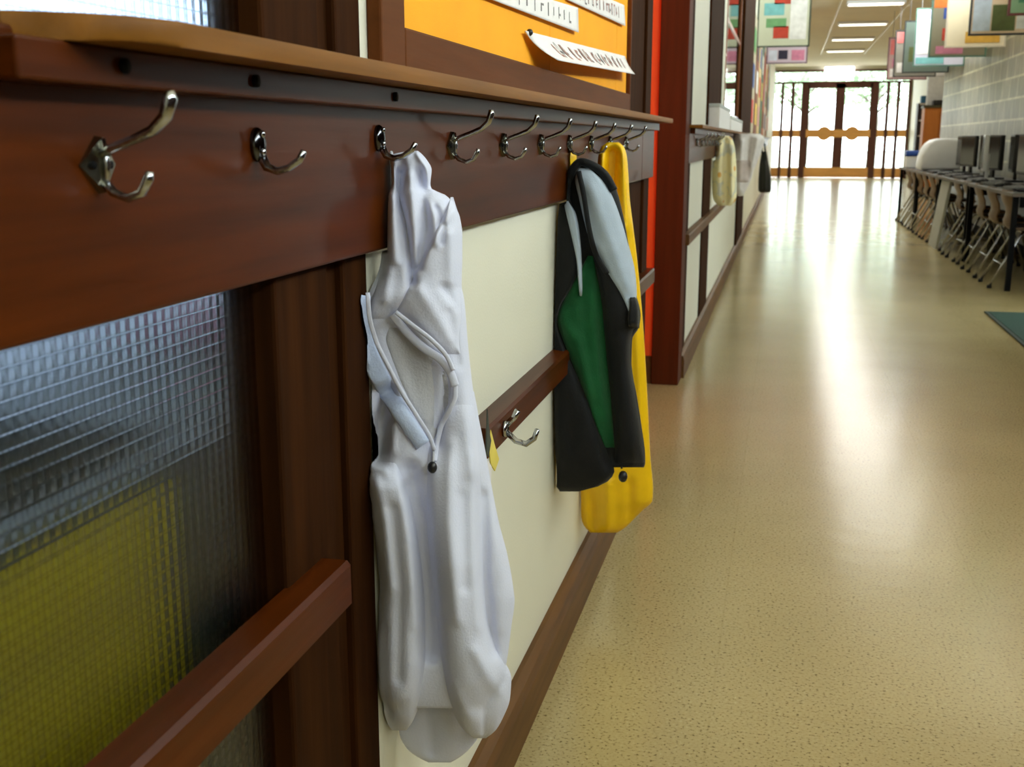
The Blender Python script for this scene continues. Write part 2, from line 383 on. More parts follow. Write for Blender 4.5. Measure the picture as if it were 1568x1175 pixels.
def translucent(name, col):
    m, t, b = nt(name); o = t.nodes['Material Output']
    tr = node(t, 'ShaderNodeBsdfTranslucent'); tr.inputs[0].default_value = lin(col); mx = node(t, 'ShaderNodeMixShader'); mx.inputs[0].default_value = .35
    b.inputs['Base Color'].default_value = lin(col); b.inputs['Roughness'].default_value = .5
    t.links.new(tr.outputs[0], mx.inputs[1]); t.links.new(b.outputs[0], mx.inputs[2]); t.links.new(mx.outputs[0], o.inputs[0]); return m
YS = translucent('yellow translucent plastic', (186, 168, 0))
cb = thing('plastic_screen', (-.55, .1, .1), 'yellow plastic screen standing behind the textured glass', 'screen')
B().box(-.545, -.54, -.69, .872, .12, .80).build('sheet', YS, cb)
B().box(-.56, -.546, -.69, .872, .70, .725).build('crossbar', mat('ochre bar', (140, 100, 0), .6), cb, label='ochre crossbar')
bb = B(); bb.box(-.57, -.535, .872, .96, .1, .82); bb.box(-.57, -.535, -.71, -.69, .1, .82); bb.box(-.57, -.535, -.69, .925, .1, .12); bb.box(-.565, -.535, -.69, .925, .80, .818); bb.build('screen_frame', mat('dark green metal', (40, 48, 30), .5), cb)
cs = thing('storage_unit', (-.8, 1.5, 0), 'dark green storage unit seen blurred through the textured glass', 'storage unit')
B().box(-.95, -.6, 1.0, 2.6, .05, .80, .006).build('body', mat('dark green laminate', (34, 46, 30), .5), cs)
B().box(-.92, -.62, 1.04, 2.55, 0, .05).build('plinth', DARKM, cs)
tab = thing('table', (-2.2, .6, 0), 'pale bluish classroom table seen blurred through the textured glass', 'table')
B().box(-2.9, -1.15, -.8, 5.0, .70, .73, .004).build('table_top', mat('pale bluish laminate', (206, 210, 226), .5), tab)
for x in (-2.85, -1.2):
    for y in (-.75, 4.95): B().box(x-.02, x+.02, y-.02, y+.02, 0, .70).build('leg', DARKM, tab)
tb = B().box(-.9, -.75, 1.42, 1.62, .80, .86, .01).build('storage_tub', mat('pink plastic', (196, 96, 128), .5)); tag(tb, 'pink tub on the dark green storage unit, seen blurred through glass', 'tub')

# ------------------------------------------------------------------ hook board, shelf, rails
hb = thing('hook_board', (XB, 1.7, ZBB), 'long dark red brown board carrying the row of chrome coat hooks', 'board')
bb = B(); bb.box(XW+.0045, XB, -.9, 3.48, ZBB, ZBT, .003); bb.build('plank', W_Y, hb)
bb = B(); bb.box(XW+.0045, XB, 3.483, 3.79, ZBB, ZBT, .003); bb.build('end_plank', W_Y, hb)
sh = thing('coat_shelf', (-.41, 2.1, ZBT), 'long brown wooden shelf with a rounded end above the coat hooks', 'shelf')
Z0, Z1 = 1.157, 1.1725
poly = [(XW, .569)]
for px, py in ((0,14),(40,16),(80,17.5),(120,19),(160,20.5),(200,23),(240,27.5),(275,32.5),(305,38),(330,43),(350,47)):
    d = ray(px, py); q = CAM + d*((Z1-CAMH)/d.z); poly.append((min(q.x, -.370), q.y))
poly += [(-.370, .78), (-.370, 3.80), (XW, 3.80)]
# extruded outline with a softened front edge
bb = B(); bb.prism(poly, 2, Z0, Z1, .003); smooth_by_angle(bb.build('shelf_board', W_SHELF, sh), 35)
bat = B().box(XW+.02, -.408, .545, 3.74, 1.133, 1.157, .002).build('batten', W_Y, sh)
for px, py in ((188, 100), (390, 128), (604, 150)):
    p = onX(px, py, -.408); bb = B(); bb.disc((-.407, p.y, 1.146), .0048, .004, 0); bb.build('screw', DARKM, bat, True)
def lower_rail(y0, y1, label, m=W_Y):
    bb = B(); bb.prism([(XW, .627), (-.419, .627), (-.415, .631), (-.415, .673), (-.419, .678), (XW, .678)], 1, y0, y1, .002)
    return tag(bb.build('low_rail', m), label, 'rail', 'low wooden rails along the corridor wall')
lower_rail(-.9, 1.01, 'low wooden rail crossing in front of the textured glass')
lower_rail(1.56, 3.78, 'low wooden rail on the cream wall between the white and black jackets')
lower_rail(5.2, 10.6, 'low wooden rail on the wall beyond the pilaster', W_BASE)

# small hook and torn tag on the low rail
rh = thing('rail_hook', onX(772, 650, -.414), 'small chrome hook on the low rail between white and black jackets', 'hook')
p = onX(772, 650, -.414)
B().disc((-.412, p.y, .653), .013, .006, 0).build('plate', CHROME, rh, True)
bb = B(); bb.tube([(-.41, p.y, .648), (-.395, p.y, .634), (-.378, p.y, .63), (-.365, p.y, .64), (-.36, p.y, .655)], [.005, .005, .005, .0045, .004]); bb.build('lower_arm', CHROME, rh, True)
bb = B(); bb.tube([(-.41, p.y, .66), (-.398, p.y, .672), (-.392, p.y, .684)], [.005, .005, .005]); bb.build('upper_arm', CHROME, rh, True)
tg = thing('torn_tag', (-.42, 1.555, .62), 'torn yellow tag and dark scrap stuck at the end of the low rail', 'tag')
def yz_sheet(x, pts, th=.002): # polygon in (y, z) at x with thickness
    return B().prism(pts, 0, x, x+th)
bb = yz_sheet(-.4158, [(1.575, .672), (1.60, .640), (1.625, .612), (1.60, .60), (1.575, .618), (1.562, .65)]); bb.build('yellow_paper', mat('yellow paper', (226, 206, 96), .7), tg, label='yellow paper scrap')
bb = yz_sheet(-.4145, [(1.552, .71), (1.562, .672), (1.572, .656), (1.556, .635), (1.544, .645)]); bb.build('dark_scrap', mat('dark card', (60, 66, 60), .6), tg, label='dark pointed scrap')
bb = yz_sheet(-.4165, [(1.556, .632), (1.582, .612), (1.575, .585), (1.56, .57)]); bb.build('white_paper', PAPER, tg, label='white paper corner')

# ------------------------------------------------------------------ coat hooks
HG = 'chrome coat hooks on the dark hook board'
def hook_arm(pts, rs): 
    bb = B(); bb.tube([(x, 0, z) for x, z in pts], rs, 10, .75); return bb
def make_hook(name='coat_hook'):
    r = thing(name, (0, 0, 0), '', 'hook', HG)
    bb = B(); t = .004                                       # diamond plate raised to a central ridge
    a, c = .0195, .0185
    v = [bb.bm.verts.new(q) for q in ((0,-a,0),(0,0,c),(0,a,0),(0,0,-c),(.002,-a,0),(.0065,0,c*.94),(.002,a,0),(.0065,0,-c*.94))]
    for q in ((0,4,5,1),(1,5,6,2),(2,6,7,3),(3,7,4,0),(4,7,5),(5,7,6),(0,1,2,3)): bb.bm.faces.new([v[i] for i in q])
    bb.build('plate', BRASSY, r)
    bb = B(); bb.tube([(.007,0,c*.9),(.0085,0,0),(.007,0,-c*.9)], [.0016,.0024,.0016], 8); bb.build('ridge', CHROME, r, True)
    for s in (-1, 1):
        bb = B(); bb.disc((.0042, s*.0095, 0), .0026, .003, 0, 12); bb.build('screw', DARKM, r, True)
    bb = hook_arm([(.004,.006),(.014,.0105),(.028,.0155),(.043,.0215),(.0525,.030),(.0565,.041),(.0565,.0455)], [.0046,.0044,.0044,.0048,.0054,.0058,.0042]); bb.build('upper_arm', CHROME, r, True)
    bb = hook_arm([(.004,-.009),(.012,-.0175),(.022,-.021),(.032,-.0175),(.0375,-.0085),(.0385,-.004)], [.0042,.0040,.0038,.0038,.0042,.0032]); bb.build('lower_arm', CHROME, r, True)
    return r
def make_single(name='coat_hook'):
    r = thing(name, (0, 0, 0), '', 'hook', HG)
    bb = B(); bb.ball((.003, 0, .006), .0125, (.55, .8, 1.15), 18, 12); bb.build('plate', CHROMED, r, True)
    bb = B(); bb.ball((.0095, -.002, .0145), .003, (.6, 1, 1)); bb.ball((.0095, -.002, .0), .003, (.6, 1, 1)); bb.build('screw', CHROME, r, True)
    bb = hook_arm([(.006,-.003),(.011,-.0125),(.020,-.0155),(.030,-.013),(.040,-.0065),(.0445,.001)], [.0056,.0052,.0046,.0042,.0042,.0034]); bb.build('lower_arm', CHROME, r, True)
    return r
hookA = make_hook(); hookA.location = (XB-.0008, .643, 1.085); hookA['label'] = 'big chrome double hook with diamond plate at the dark end of the board'
hookB = make_single(); hookB.location = (XB-.0008, .868, 1.091); hookB['label'] = 'bare single chrome hook with oval plate between diamond hook and white jacket'
dup(hookB, (XB-.0008, 1.158, 1.097), 'single chrome hook with oval plate carrying the white jacket')
words = ['first bare diamond hook past the white jacket', 'second bare diamond hook past the white jacket', 'third bare diamond hook past the white jacket',
         'diamond hook just before the black jacket', 'diamond hook carrying the black jacket', 'diamond hook carrying the yellow raincoat', 'last diamond hook beside the bright end of the board']
for y, w in zip((1.433, 1.71, 1.985, 2.26, 2.52, 2.80, 3.09), words):
    dup(hookA, (XB-.0008, y, 1.094), 'chrome ' + w)

# ------------------------------------------------------------------ notice board above the shelf
XN = XW + .006
nb = thing('notice_board', (XN, 2.2, 1.175), 'orange notice board in a brown wooden frame above the shelf', 'notice board')
def yb(px, py, x=XN): return onX(px, py, x)
seams = [yb(606, 55).y, yb(842, 60).y, yb(944, 80).y, yb(957, 130).y + .02]
for k in range(3):
    B().box(XW, XN, seams[k]+.0012, seams[k+1]-.0012, 1.228, 2.35).build('felt_panel', ORANGE, nb)
B().box(XW-.0, XN-.003, seams[0], seams[3], 1.22, 2.36).build('backing', mat('dark orange backing', (150, 76, 8), .9), nb, label='darker orange backing in the seams')
bb = B(); y0, y1 = 1.187, 3.20
bb.box(XW, XN+.012, y0, seams[0], 1.175, 2.42, .003); bb.box(XW, XN+.012, seams[3], y1, 1.175, 2.42, .003)
bb.box(XW, XN+.012, seams[0], seams[3], 1.175, 1.228, .003); bb.box(XW, XN+.012, seams[0], seams[3], 2.36, 2.42, .003)
bb.build('frame', W_FRAME, nb)
def strip(label, tl, tr, br, bl, curl, seed, mats):
    """paper strip pinned to the board; corner pixels give its place on the board plane, curl lifts its free edge"""
    rnd = random.Random(seed); X = XN + .004
    A, Bq, Cq, D = [yb(*q, X) for q in (tl, tr, br, bl)]
    nu, nv = 24, 8; bb = B(); g = []
    def pos(u, v, lift=0):
        p = (A*(1-u) + Bq*u)*(1-v) + (D*(1-u) + Cq*u)*v
        return Vector((p.x + curl(u, v) + lift, p.y, p.z))
    for li, lift in enumerate((.0008, 0)):
        g.append([[bb.bm.verts.new(pos(i/nu, j/nv, lift)) for i in range(nu+1)] for j in range(nv+1)])
    for L_ in g:
        for j in range(nv):
            for i in range(nu): bb.bm.faces.new((L_[j][i], L_[j][i+1], L_[j+1][i+1], L_[j+1][i]))
    for j in range(nv):
        for i in (0, nu): bb.bm.faces.new((g[0][j][i], g[0][j+1][i], g[1][j+1][i], g[1][j][i]))
    for i in range(nu):
        for j in (0, nv): bb.bm.faces.new((g[0][j][i], g[0][j][i+1], g[1][j][i+1], g[1][j][i]))
    r = thing('paper_strip', A, label, 'paper', 'paper strips on the orange notice board')
    bb.build('sheet', PAPER, r, True)
    for mi, mm in enumerate(mats):                            # faint illegible lettering
        lb = B(); u = .14 + mi*.03
        while u < .9:
            h = rnd.uniform(.18, .34); c = .5; w = rnd.uniform(.006, .011)
            kind = rnd.random()
            q = [pos(u, c-h, .0012), pos(u+w, c-h, .0012), pos(u+w, c+h*.8, .0012), pos(u, c+h*.8, .0012)]
            lb.bm.faces.new([lb.bm.verts.new(x) for x in q])
            if kind > .35:
                vv = c + rnd.choice((-h, 0, h*.7)); w2 = rnd.uniform(.02, .03)
                q = [pos(u, vv, .0012), pos(u+w2, vv, .0012), pos(u+w2, vv+.1, .0012), pos(u, vv+.1, .0012)]
                lb.bm.faces.new([lb.bm.verts.new(x) for x in q])
            u += rnd.uniform(.045, .08)
        lb.build('lettering', mm, r)
    return r
strip('white paper strip hanging partly loose low on the orange board', (801, 47), (955, 86), (955, 114), (822, 93), lambda u, v: .003 + .035*v*v*(1-.5*u) + .01*u*u*v, 3, [INKR, INKG])
strip('white paper strip of faint capitals in the middle of the orange board', (700, -44), (884, 12), (882, 50), (700, -20), lambda u, v: .001 + .004*u*v, 5, [INKG])
strip('white paper strip by the far frame of the orange board', (868, -30), (955, 8), (955, 40), (868, 0), lambda u, v: .001+.003*u*v, 9, [INKR, INKG])
p = yb(804, 48, XN); bb = B(); bb.ball((XN+.008, p.y, p.z-.002), .006, (1, 1, 1)); tag(bb.build('push_pin', BLACKP, None, True), 'black push pin at the corner of the loose paper strip', 'pin')

# ------------------------------------------------------------------ garments
def herm(xs, ys, x):
    if x <= xs[0]: return ys[0]
    if x >= xs[-1]: return ys[-1]
    i = max(k for k in range(len(xs)-1) if xs[k] <= x)
    h = xs[i+1]-xs[i]; t = (x-xs[i])/h
    def sl(k):
        if k == 0 or k == len(xs)-1: return 0 if len(xs) < 3 else ((ys[1]-ys[0])/(xs[1]-xs[0]) if k == 0 else (ys[-1]-ys[-2])/(xs[-1]-xs[-2]))
        a = (ys[k]-ys[k-1])/(xs[k]-xs[k-1]); c = (ys[k+1]-ys[k])/(xs[k+1]-xs[k])
        return 0 if a*c <= 0 else 2*a*c/(a+c)
    m0, m1 = sl(i)*h, sl(i+1)*h
    return (2*t**3-3*t*t+1)*ys[i] + (t**3-2*t*t+t)*m0 + (-2*t**3+3*t*t)*ys[i+1] + (t**3-t*t)*m1
def pdist(px, py, path):
    best = 1e9
    for (ax, ay), (bx, by) in zip(path[:-1], path[1:]):
        dx, dy = bx-ax, by-ay; l = dx*dx+dy*dy
        t = 0 if l == 0 else max(0, min(1, ((px-ax)*dx+(py-ay)*dy)/l))
        q = math.hypot(px-ax-t*dx, py-ay-t*dy); best = min(best, q)
    return best
class Drape:
    """A hanging cloth body: outline rows (height, one edge, other edge) around a vertical plane at depth y0, rounded front and back, with folds raised on it."""
    def __init__(s, rows, y0, bf, bb, folds=(), ref=None, xmin=None, po=2.0, sink=0, sinkh=60):
        s.ys = [r[0] for r in rows]; s.l = [r[1] for r in rows]; s.r = [r[2] for r in rows]
        s.bf, s.bb, s.folds, s.po = bf, bb, folds, po
        s.ref = ref or max(b_-a_ for a_, b_ in zip(s.l, s.r))
        cx = sum(s.l+s.r)/len(s.l)/2; cy = (s.ys[0]+s.ys[-1])/2
        d = ray(cx, cy); s.n = Vector((d.x, d.y, 0)).normalized(); s.A = CAM + d*(y0/d.y)
        s.xmin = xmin; s.sink = sink; s.sinkh = sinkh
    def edges(s, py): return herm(s.ys, s.l, py), herm(s.ys, s.r, py)
    def u(s, px, py):
        l, r = s.edges(py); return max(-1, min(1, (px-(l+r)/2)/max((r-l)/2, .5)))
    def front(s, px, py):
        l, r = s.edges(py); u = s.u(px, py)
        k = min(1, ((r-l)/s.ref))**.6
        d = s.bf*k*max(0, 1-abs(u)**s.po)**.5
        fd = 0
        for path, w, a in s.folds:
            q = pdist(px, py, path)
            if q < 3*w: fd += a*math.exp(-(q/w)**2)
        v = min(1, max(0, (py-s.ys[0])/s.sinkh)); v = v*v*(3-2*v)
        return d + fd*max(0, 1-abs(u)**6) - s.sink*(1-v)
    def P(s, px, py, depth):
        d = ray(px, py); t = (s.A-CAM).dot(s.n)/d.dot(s.n)
        p = CAM + d*(t-depth)
        if s.xmin is not None:
            lim = s.xmin(p.z) if callable(s.xmin) else s.xmin
            if p.x < lim: p.x = lim
        return p
    def body(s, nr=80, nc=44):
        bb = B(); rings = []
        for j in range(nr+1):
            py = s.ys[0] + (s.ys[-1]-s.ys[0])*j/nr; l, r = s.edges(py); k = min(1, (r-l)/s.ref)**.6
            ring = []
            for i in range(nc+1):
                u = -math.cos(PI*i/nc); px = (l+r)/2 + u*(r-l)/2
                ring.append(bb.bm.verts.new(s.P(px, py, s.front(px, py))))
            for i in range(1, nc):
                u = math.cos(PI*i/nc); px = (l+r)/2 + u*(r-l)/2
                ring.append(bb.bm.verts.new(s.P(px, py, -s.bb*k*max(0, 1-u*u)**.5)))
            rings.append(ring)
        n = len(rings[0])
        for a, c in zip(rings[:-1], rings[1:]):
            for i in range(n): bb.bm.faces.new((a[i], a[(i+1)%n], c[(i+1)%n], c[i]))
        bb.bm.faces.new(rings[0]); bb.bm.faces.new(rings[-1][::-1])
        return bb
    def sheet(s, rows, off=.006, th=.004, nr=40, nc=18, tuck=.004, bulge=0, folds=(), fade=.001):
        """a panel of cloth lying on the body"""
        ys = [r[0] for r in rows]; L_ = [r[1] for r in rows]; R_ = [r[2] for r in rows]
        bb = B(); g = []
        for lay in (0, 1):
            G = []
            for j in range(nr+1):
                v = j/nr; py = ys[0]+(ys[-1]-ys[0])*v; l, r = herm(ys, L_, py), herm(ys, R_, py); row = []
                for i in range(nc+1):
                    q = -math.cos(PI*i/nc); px = (l+r)/2+q*(r-l)/2
                    e = max(abs(q)**6, abs(2*v-1)**14)
                    d = s.front(px, py) + off*(1-e) - tuck*e + bulge*max(0, (1-q*q))**.7*min(1, v/fade)**1.5*(1-max(0, 2*v-1)**10)
                    for path, w, a in folds:
                        z = pdist(px, py, path)
                        if z < 3*w: d += a*math.exp(-(z/w)**2)*(1-e)
                    if lay: d = min(d - th, d)
                    row.append(bb.bm.verts.new(s.P(px, py, d)))
                G.append(row)
            g.append(G)
        for li, G in enumerate(g):
            for j in range(nr):
                for i in range(nc): bb.bm.faces.new((G[j][i], G[j][i+1], G[j+1][i+1], G[j+1][i]))
        for j in range(nr):
            for i in (0, nc): bb.bm.faces.new((g[0][j][i], g[0][j+1][i], g[1][j+1][i], g[1][j][i]))
        for i in range(nc):
            for j in (0, nr): bb.bm.faces.new((g[0][j][i], g[0][j][i+1], g[1][j][i+1], g[1][j][i]))
        return bb
    def band(s, path, wpx, off=.004, thick=.5, n=40, tw=None):
        """a raised strip of cloth following a path on the body"""
        segs = []; tot = 0
        for a, c in zip(path[:-1], path[1:]): segs.append((tot, a, c, math.dist(a, c))); tot += math.dist(a, c)
        xs = [sg[0] for sg in segs]+[tot]; px_ = [q[0] for q in path]; py_ = [q[1] for q in path]
        pts = []
        for i in range(n+1):
            q = tot*i/n; pts.append((herm(xs, px_, q), herm(xs, py_, q)))
        bb = B(); rings = []
        for i, (x, y) in enumerate(pts):
            x0, y0_ = pts[max(i-1, 0)]; x1, y1_ = pts[min(i+1, n)]; dl = math.hypot(x1-x0, y1_-y0_); nx, ny = -(y1_-y0_)/dl, (x1-x0)/dl
            w = (wpx if not callable(wpx) else wpx(i/n))/2; ring = []
            mpp = (s.P(x+1, y, 0)-s.P(x, y, 0)).length
            for k in range(10):
                a = 2*PI*k/10; o = w*math.cos(a)
                X, Y = x+nx*o, y+ny*o
                ring.append(bb.bm.verts.new(s.P(X, Y, s.front(x, y)+(off(i/n) if callable(off) else off) + math.sin(a)*w*mpp*thick)))
            rings.append(ring)
        for a, c in zip(rings[:-1], rings[1:]):
            for k in range(10): bb.bm.faces.new((a[k], a[(k+1)%10], c[(k+1)%10], c[k]))
        bb.bm.faces.new(rings[0]); bb.bm.faces.new(rings[-1][::-1]); return bb

def wall_lim(z): return XB+.004 if z > ZBB-.004 else XW+.004

# --- white hooded jacket
rows = [(231,626,640),(236,602,646),(244,597,653),(260,598,661),(282,599,659),(288,597,660),(300,592,684),(315,590,696),(332,588,704),(360,586,708),(400,583,708),(424,576,707),(440,560,707),(449,549,709),(460,543,711),(480,542,713),
        (520,553,716),(560,559,720),(600,554,725),(650,547,735),(700,546,745),(740,551,752),(800,561,764),(850,570,777),(900,577,786),(920,577,788),(960,572,783),(1000,568,778),(1040,571,770),(1070,580,750),(1085,596,740)]
hf = [([(612,262),(609,300),(622,350),(628,400),(632,432)], 6, -.016), ([(601,250),(606,290),(602,330),(606,400)], 6, .008),
      ([(643,262),(650,300),(653,350),(640,410)], 7, -.012), ([(628,270),(632,330),(634,400)], 8, .009),
      ([(640,236),(652,256),(658,276)], 5, .010), ([(650,300),(664,330),(668,372)], 6, .006), ([(668,318),(680,345),(676,372)], 4, -.006),
      ([(690,360),(694,430)], 10, .006), ([(680,440),(700,470)], 7, -.006), ([(612,236),(618,262)], 6, -.006)]
folds = hf + [([(592,600),(584,650),(580,696)], 13, -.03), ([(606,640),(602,690)], 5, .006),
         ([(610,500),(625,540),(645,590),(662,640),(668,680)], 30, -.018),
         ([(684,575),(680,620),(672,680)], 6, -.006),
         ([(705,470),(715,560),(722,650),(726,720)], 16, .010), ([(690,480),(704,560)], 7, -.005),
         ([(628,720),(646,800),(655,900),(658,1000)], 14, -.020),
         ([(563,560),(556,650),(554,700)], 7, .008), ([(742,760),(742,880),(750,960),(758,1000)], 9, -.014), ([(765,800),(775,900),(770,960)], 12, .008)]
dw = Drape(rows, 1.205, .050, .028, folds, ref=205, xmin=wall_lim)
jk = thing('hooded_jacket', dw.P(665, 800, 0) - Vector((0, 0, dw.P(665, 800, 0).z - dw.P(665, 1085, 0).z)), 'white hooded jacket hanging on the hook beside the textured glass', 'jacket', 'jackets on the dark hook board')
dw.body(190, 60).build('body', WHITE, jk, True)
# back hem showing below
dh = Drape([(1000,610,725),(1060,604,736),(1090,602,740),(1115,607,737),(1130,613,732),(1148,624,718),(1160,640,704),(1168,656,690)], 1.245, .018, .012,
           [([(650,1010),(655,1080),(660,1150)], 9, -.008), ([(690,1060),(690,1140)], 14, .006)], ref=138, xmin=wall_lim)
dh.body(40, 30).build('back_hem', WHITE, jk, True)
# sleeves
dw.sheet([(696,558,600),(712,553,611),(735,553,620),(780,560,634),(850,570,646),(900,576,651),(930,574,653),(1000,568,654),(1050,568,648),(1085,574,640),(1105,583,632),(1119,600,622)], .004, .006, nr=80, nc=28, tuck=.01, bulge=.026, fade=.12,
         folds=[([(575,735),(590,800),(598,900)], 8, .006), ([(612,740),(628,840),(636,960)], 6, .004), ([(600,780),(612,900),(610,1040)], 9, -.007), ([(588,960),(590,1080)], 7, -.004), ([(566,712),(590,722)], 6, .006)]).build('sleeve', WHITE, jk, True)
dw.sheet([(600,690,726),(640,672,733),(700,650,738),(780,650,741),(860,657,742),(930,665,746),(990,671,760),(1040,679,783),(1070,686,781),(1100,698,770),(1120,712,758),(1131,726,744)], .004, .006, nr=90, nc=30, tuck=.01, bulge=.034, fade=.5,
         folds=[([(690,680),(688,800),(700,950)], 10, .006), ([(724,700),(726,840),(732,960)], 7, .004), ([(708,760),(712,900)], 8, -.005), ([(730,1000),(750,1040),(768,1060)], 10, .006), ([(690,1050),(720,1100)], 9, .004)]).build('sleeve', WHITE, jk, True)
# hood flaps crossing over the chest
dw.sheet([(250,596,604),(280,597,607),(310,590,614),(345,587,623),(385,585,629),(425,578,634),(445,572,628),(470,562,616),(492,562,602)], .006, .004, nr=70, tuck=.003, folds=[([(598,300),(598,400),(590,460)], 7, .005), ([(612,340),(618,400)], 4, -.003)]).build('hood', WHITE, jk, True)
dw.sheet([(302,690,694),(315,686,698),(340,674,705),(372,657,707),(404,641,707),(436,626,706),(462,612,707),(482,602,708),(500,614,706),(520,634,704),(545,664,706)], .010, .005, nr=80, nc=26, tuck=.003, folds=[([(694,320),(660,376),(632,430),(606,480)], 5, .004), ([(640,440),(690,520)], 9, .004), ([(622,484),(680,540)], 4, -.003)]).build('hood', WHITE, jk, True)
B().tube([dw.P(*q, .004) for q in ((606,250),(600,240),(594,234),(592,240),(597,250),(604,258))], .0022, 8).build('hanging_loop', WHITESHADE, jk, True)
# front opening bands
dw.sheet([(496,598,606),(520,588,632),(545,594,664),(575,604,690),(605,618,692),(640,638,684),(670,655,674),(692,664,669)], .003, .003, nr=40, nc=20, tuck=.004, folds=[([(668,560),(672,600),(670,650)], 7, -.008), ([(640,560),(655,640)], 10, .003)]).build('lining', WHITESHADE, jk, True, 'lining between the front bands, inner shade put into its grey')  # sheet greyed to stand for shade inside the front opening
lp = [(551,452),(549,480),(556,520),(573,562),(597,606),(624,648),(648,682)]
dw.band(lp, lambda t: 34-10*t, lambda t: .03-.022*min(1, t/.6), .42).build('placket', TRIMB, jk, True, 'pale bluish ribbed front band')
dw.band([(563,448),(565,480),(575,520),(592,556),(615,600),(640,640),(660,674),(665,690)], 7, lambda t: .036-.022*min(1, t/.6), .7).build('piping', WHITE, jk, True)
dw.band([(601,482),(622,508),(650,534),(676,552),(690,572),(697,592)], 13, .011, .5).build('placket', WHITE, jk, True)
dw.band([(606,478),(634,500),(660,520),(684,546),(694,568)], 7, .018, .6).build('placket', WHITE, jk, True)
dw.band([(697,588),(697,605),(690,625),(676,652),(669,680),(665,706)], 8, .010, .6).build('placket', WHITE, jk, True)
B().tube([dw.P(664, 690, dw.front(664, 690)+.010), dw.P(663, 710, dw.front(663, 710)+.012)], .0016, 6).build('zipper_tape', WHITESHADE, jk, True)
q = dw.P(662, 716, dw.front(662, 716)+.016); bb = B(); bb.ball(q, .007, (.8, .8, 1.0), 10, 7); bb.build('zipper_pull', BLACKP, jk, True, 'black zipper pull')

# --- black jacket with green lining
krows = [(244,884,902),(255,876,918),(270,870,934),(290,864,944),(320,854,952),(360,848,960),(400,845,966),(450,842,974),(482,840,981),(500,839,979),(520,839,968),(560,838,967),(600,838,974),(650,841,982),(700,845,988),(710,846,988),(716,850,986)]
dk = Drape(krows, 2.27, .045, .02, [([(905,400),(920,500),(930,600),(936,700)], 16, -.02), ([(868,520),(858,620),(860,700)], 14, .008), ([(960,520),(964,620),(972,700)], 8, .01), ([(886,600),(880,690)], 9, -.006)], ref=150, xmin=wall_lim)
bj = thing('jacket', Vector((dk.A.x, dk.A.y, dk.P(900, 750, 0).z)), 'black jacket with dark green inside hanging before the yellow raincoat', 'jacket', 'jackets on the dark hook board')
dk.body(90, 44).build('body', BLACKC, bj, True)
dk.sheet([(388,902,908),(420,884,916),(455,864,922),(490,851,927),(515,858,930),(540,868,932),(600,892,936),(650,910,940),(690,928,942)], .010, .004, folds=[([(905,420),(912,540),(928,650)], 7, .008), ([(856,488),(884,520),(902,600)], 8, .008), ([(868,470),(890,460)], 5, -.006), ([(893,440),(900,540)], 6, -.006)]).build('green_lining', GREENC, bj, True, 'dark green lining')
dk.sheet([(300,861,872),(340,851,882),(400,846,890),(440,843,876),(470,842,858),(492,841,853),(540,839,868),(600,838,896),(650,840,914),(700,845,934),(722,846,941),(738,847,930),(748,850,908),(753,857,886)], .02, .005, nr=60, folds=[([(856,560),(858,700)], 8, .006), ([(878,600),(890,720)], 9, .006)]).build('front_panel', BLACKC, bj, True)
dk.sheet([(385,906,914),(430,915,946),(460,920,966),(480,922,979),(500,923,979),(506,924,970),(540,927,966),(600,934,973),(660,939,983),(700,941,988),(712,942,987)], .016, .005, nr=60, folds=[([(950,520),(955,700)], 8, .006)]).build('front_panel', BLACKC, bj, True)
dk.sheet([(256,886,900),(275,880,922),(300,885,938),(340,894,953),(380,906,964),(420,928,973),(450,948,975),(480,962,974),(498,966,971)], .024, .004, nr=50, folds=[([(905,285),(928,350),(962,440)], 9, .008), ([(895,300),(915,370)], 6, -.004)]).build('hood_lining', GREYC, bj, True, 'pale blue grey hood lining')
dk.sheet([(304,862,868),(330,866,883),(360,873,888),(400,882,891),(440,886,892),(456,888,891)], .026, .003, nr=30).build('stripe', GREYC, bj, True, 'narrow pale stripe')
dk.band([(866,312),(868,285),(876,262),(890,248),(908,254),(926,268),(940,292)], 13, .012, .8).build('hood_rim', BLACKC, bj, True)
dk.band([(886,262),(894,300),(902,350),(912,388),(930,420)], 8, .03, .5).build('hood_rim', BLACKC, bj, True)
dk.sheet([(452,964,972),(470,962,979),(490,960,980),(503,962,979)], .034, .006, nr=12).build('cuff', BLACKC, bj, True)
B().tube([dk.P(950, 700, .03), dk.P(952, 718, .034)], .0022, 6).build('cord', BLACKC, bj, True)
bb = B(); bb.ball(dk.P(954, 730, .035), .0125, (.8, .8, 1.0), 10, 7); bb.build('toggle', BLACKP, bj, True)

# --- yellow raincoat
yrows = [(218,930,948),(224,921,955),(240,916,960),(262,914,962),(300,912,964),(350,905,970),(400,897,976),(500,891,985),(600,889,991),(700,887,996),(750,886,1000),(768,887,999),(780,888,986),(798,891,968),(808,896,958),(816,904,945)]
dy = Drape(yrows, 2.58, .04, .018, [([(938,236),(936,280),(938,322)], 9, -.045), ([(955,236),(957,300),(960,350)], 6, .012), ([(922,240),(924,300),(936,335),(950,350)], 6, .012), ([(970,420),(978,560),(986,700)], 6, .010), ([(905,760),(908,808)], 6, -.012), ([(930,740),(932,806)], 8, .012), ([(965,740),(966,790)], 6, -.01)], ref=112, xmin=wall_lim)
yc = thing('raincoat', Vector((dy.A.x, dy.A.y, dy.P(920, 815, 0).z)), 'bright yellow raincoat hanging behind the black jacket', 'raincoat', 'jackets on the dark hook board')
dy.body(100, 40).build('body', YELLOW, yc, True)
d3 = Drape([(232,864,880),(240,861,883),(262,862,882),(300,864,879),(330,868,876)], 2.29, .02, .012, [([(872,240),(870,300)], 5, .008)], ref=22, xmin=wall_lim)
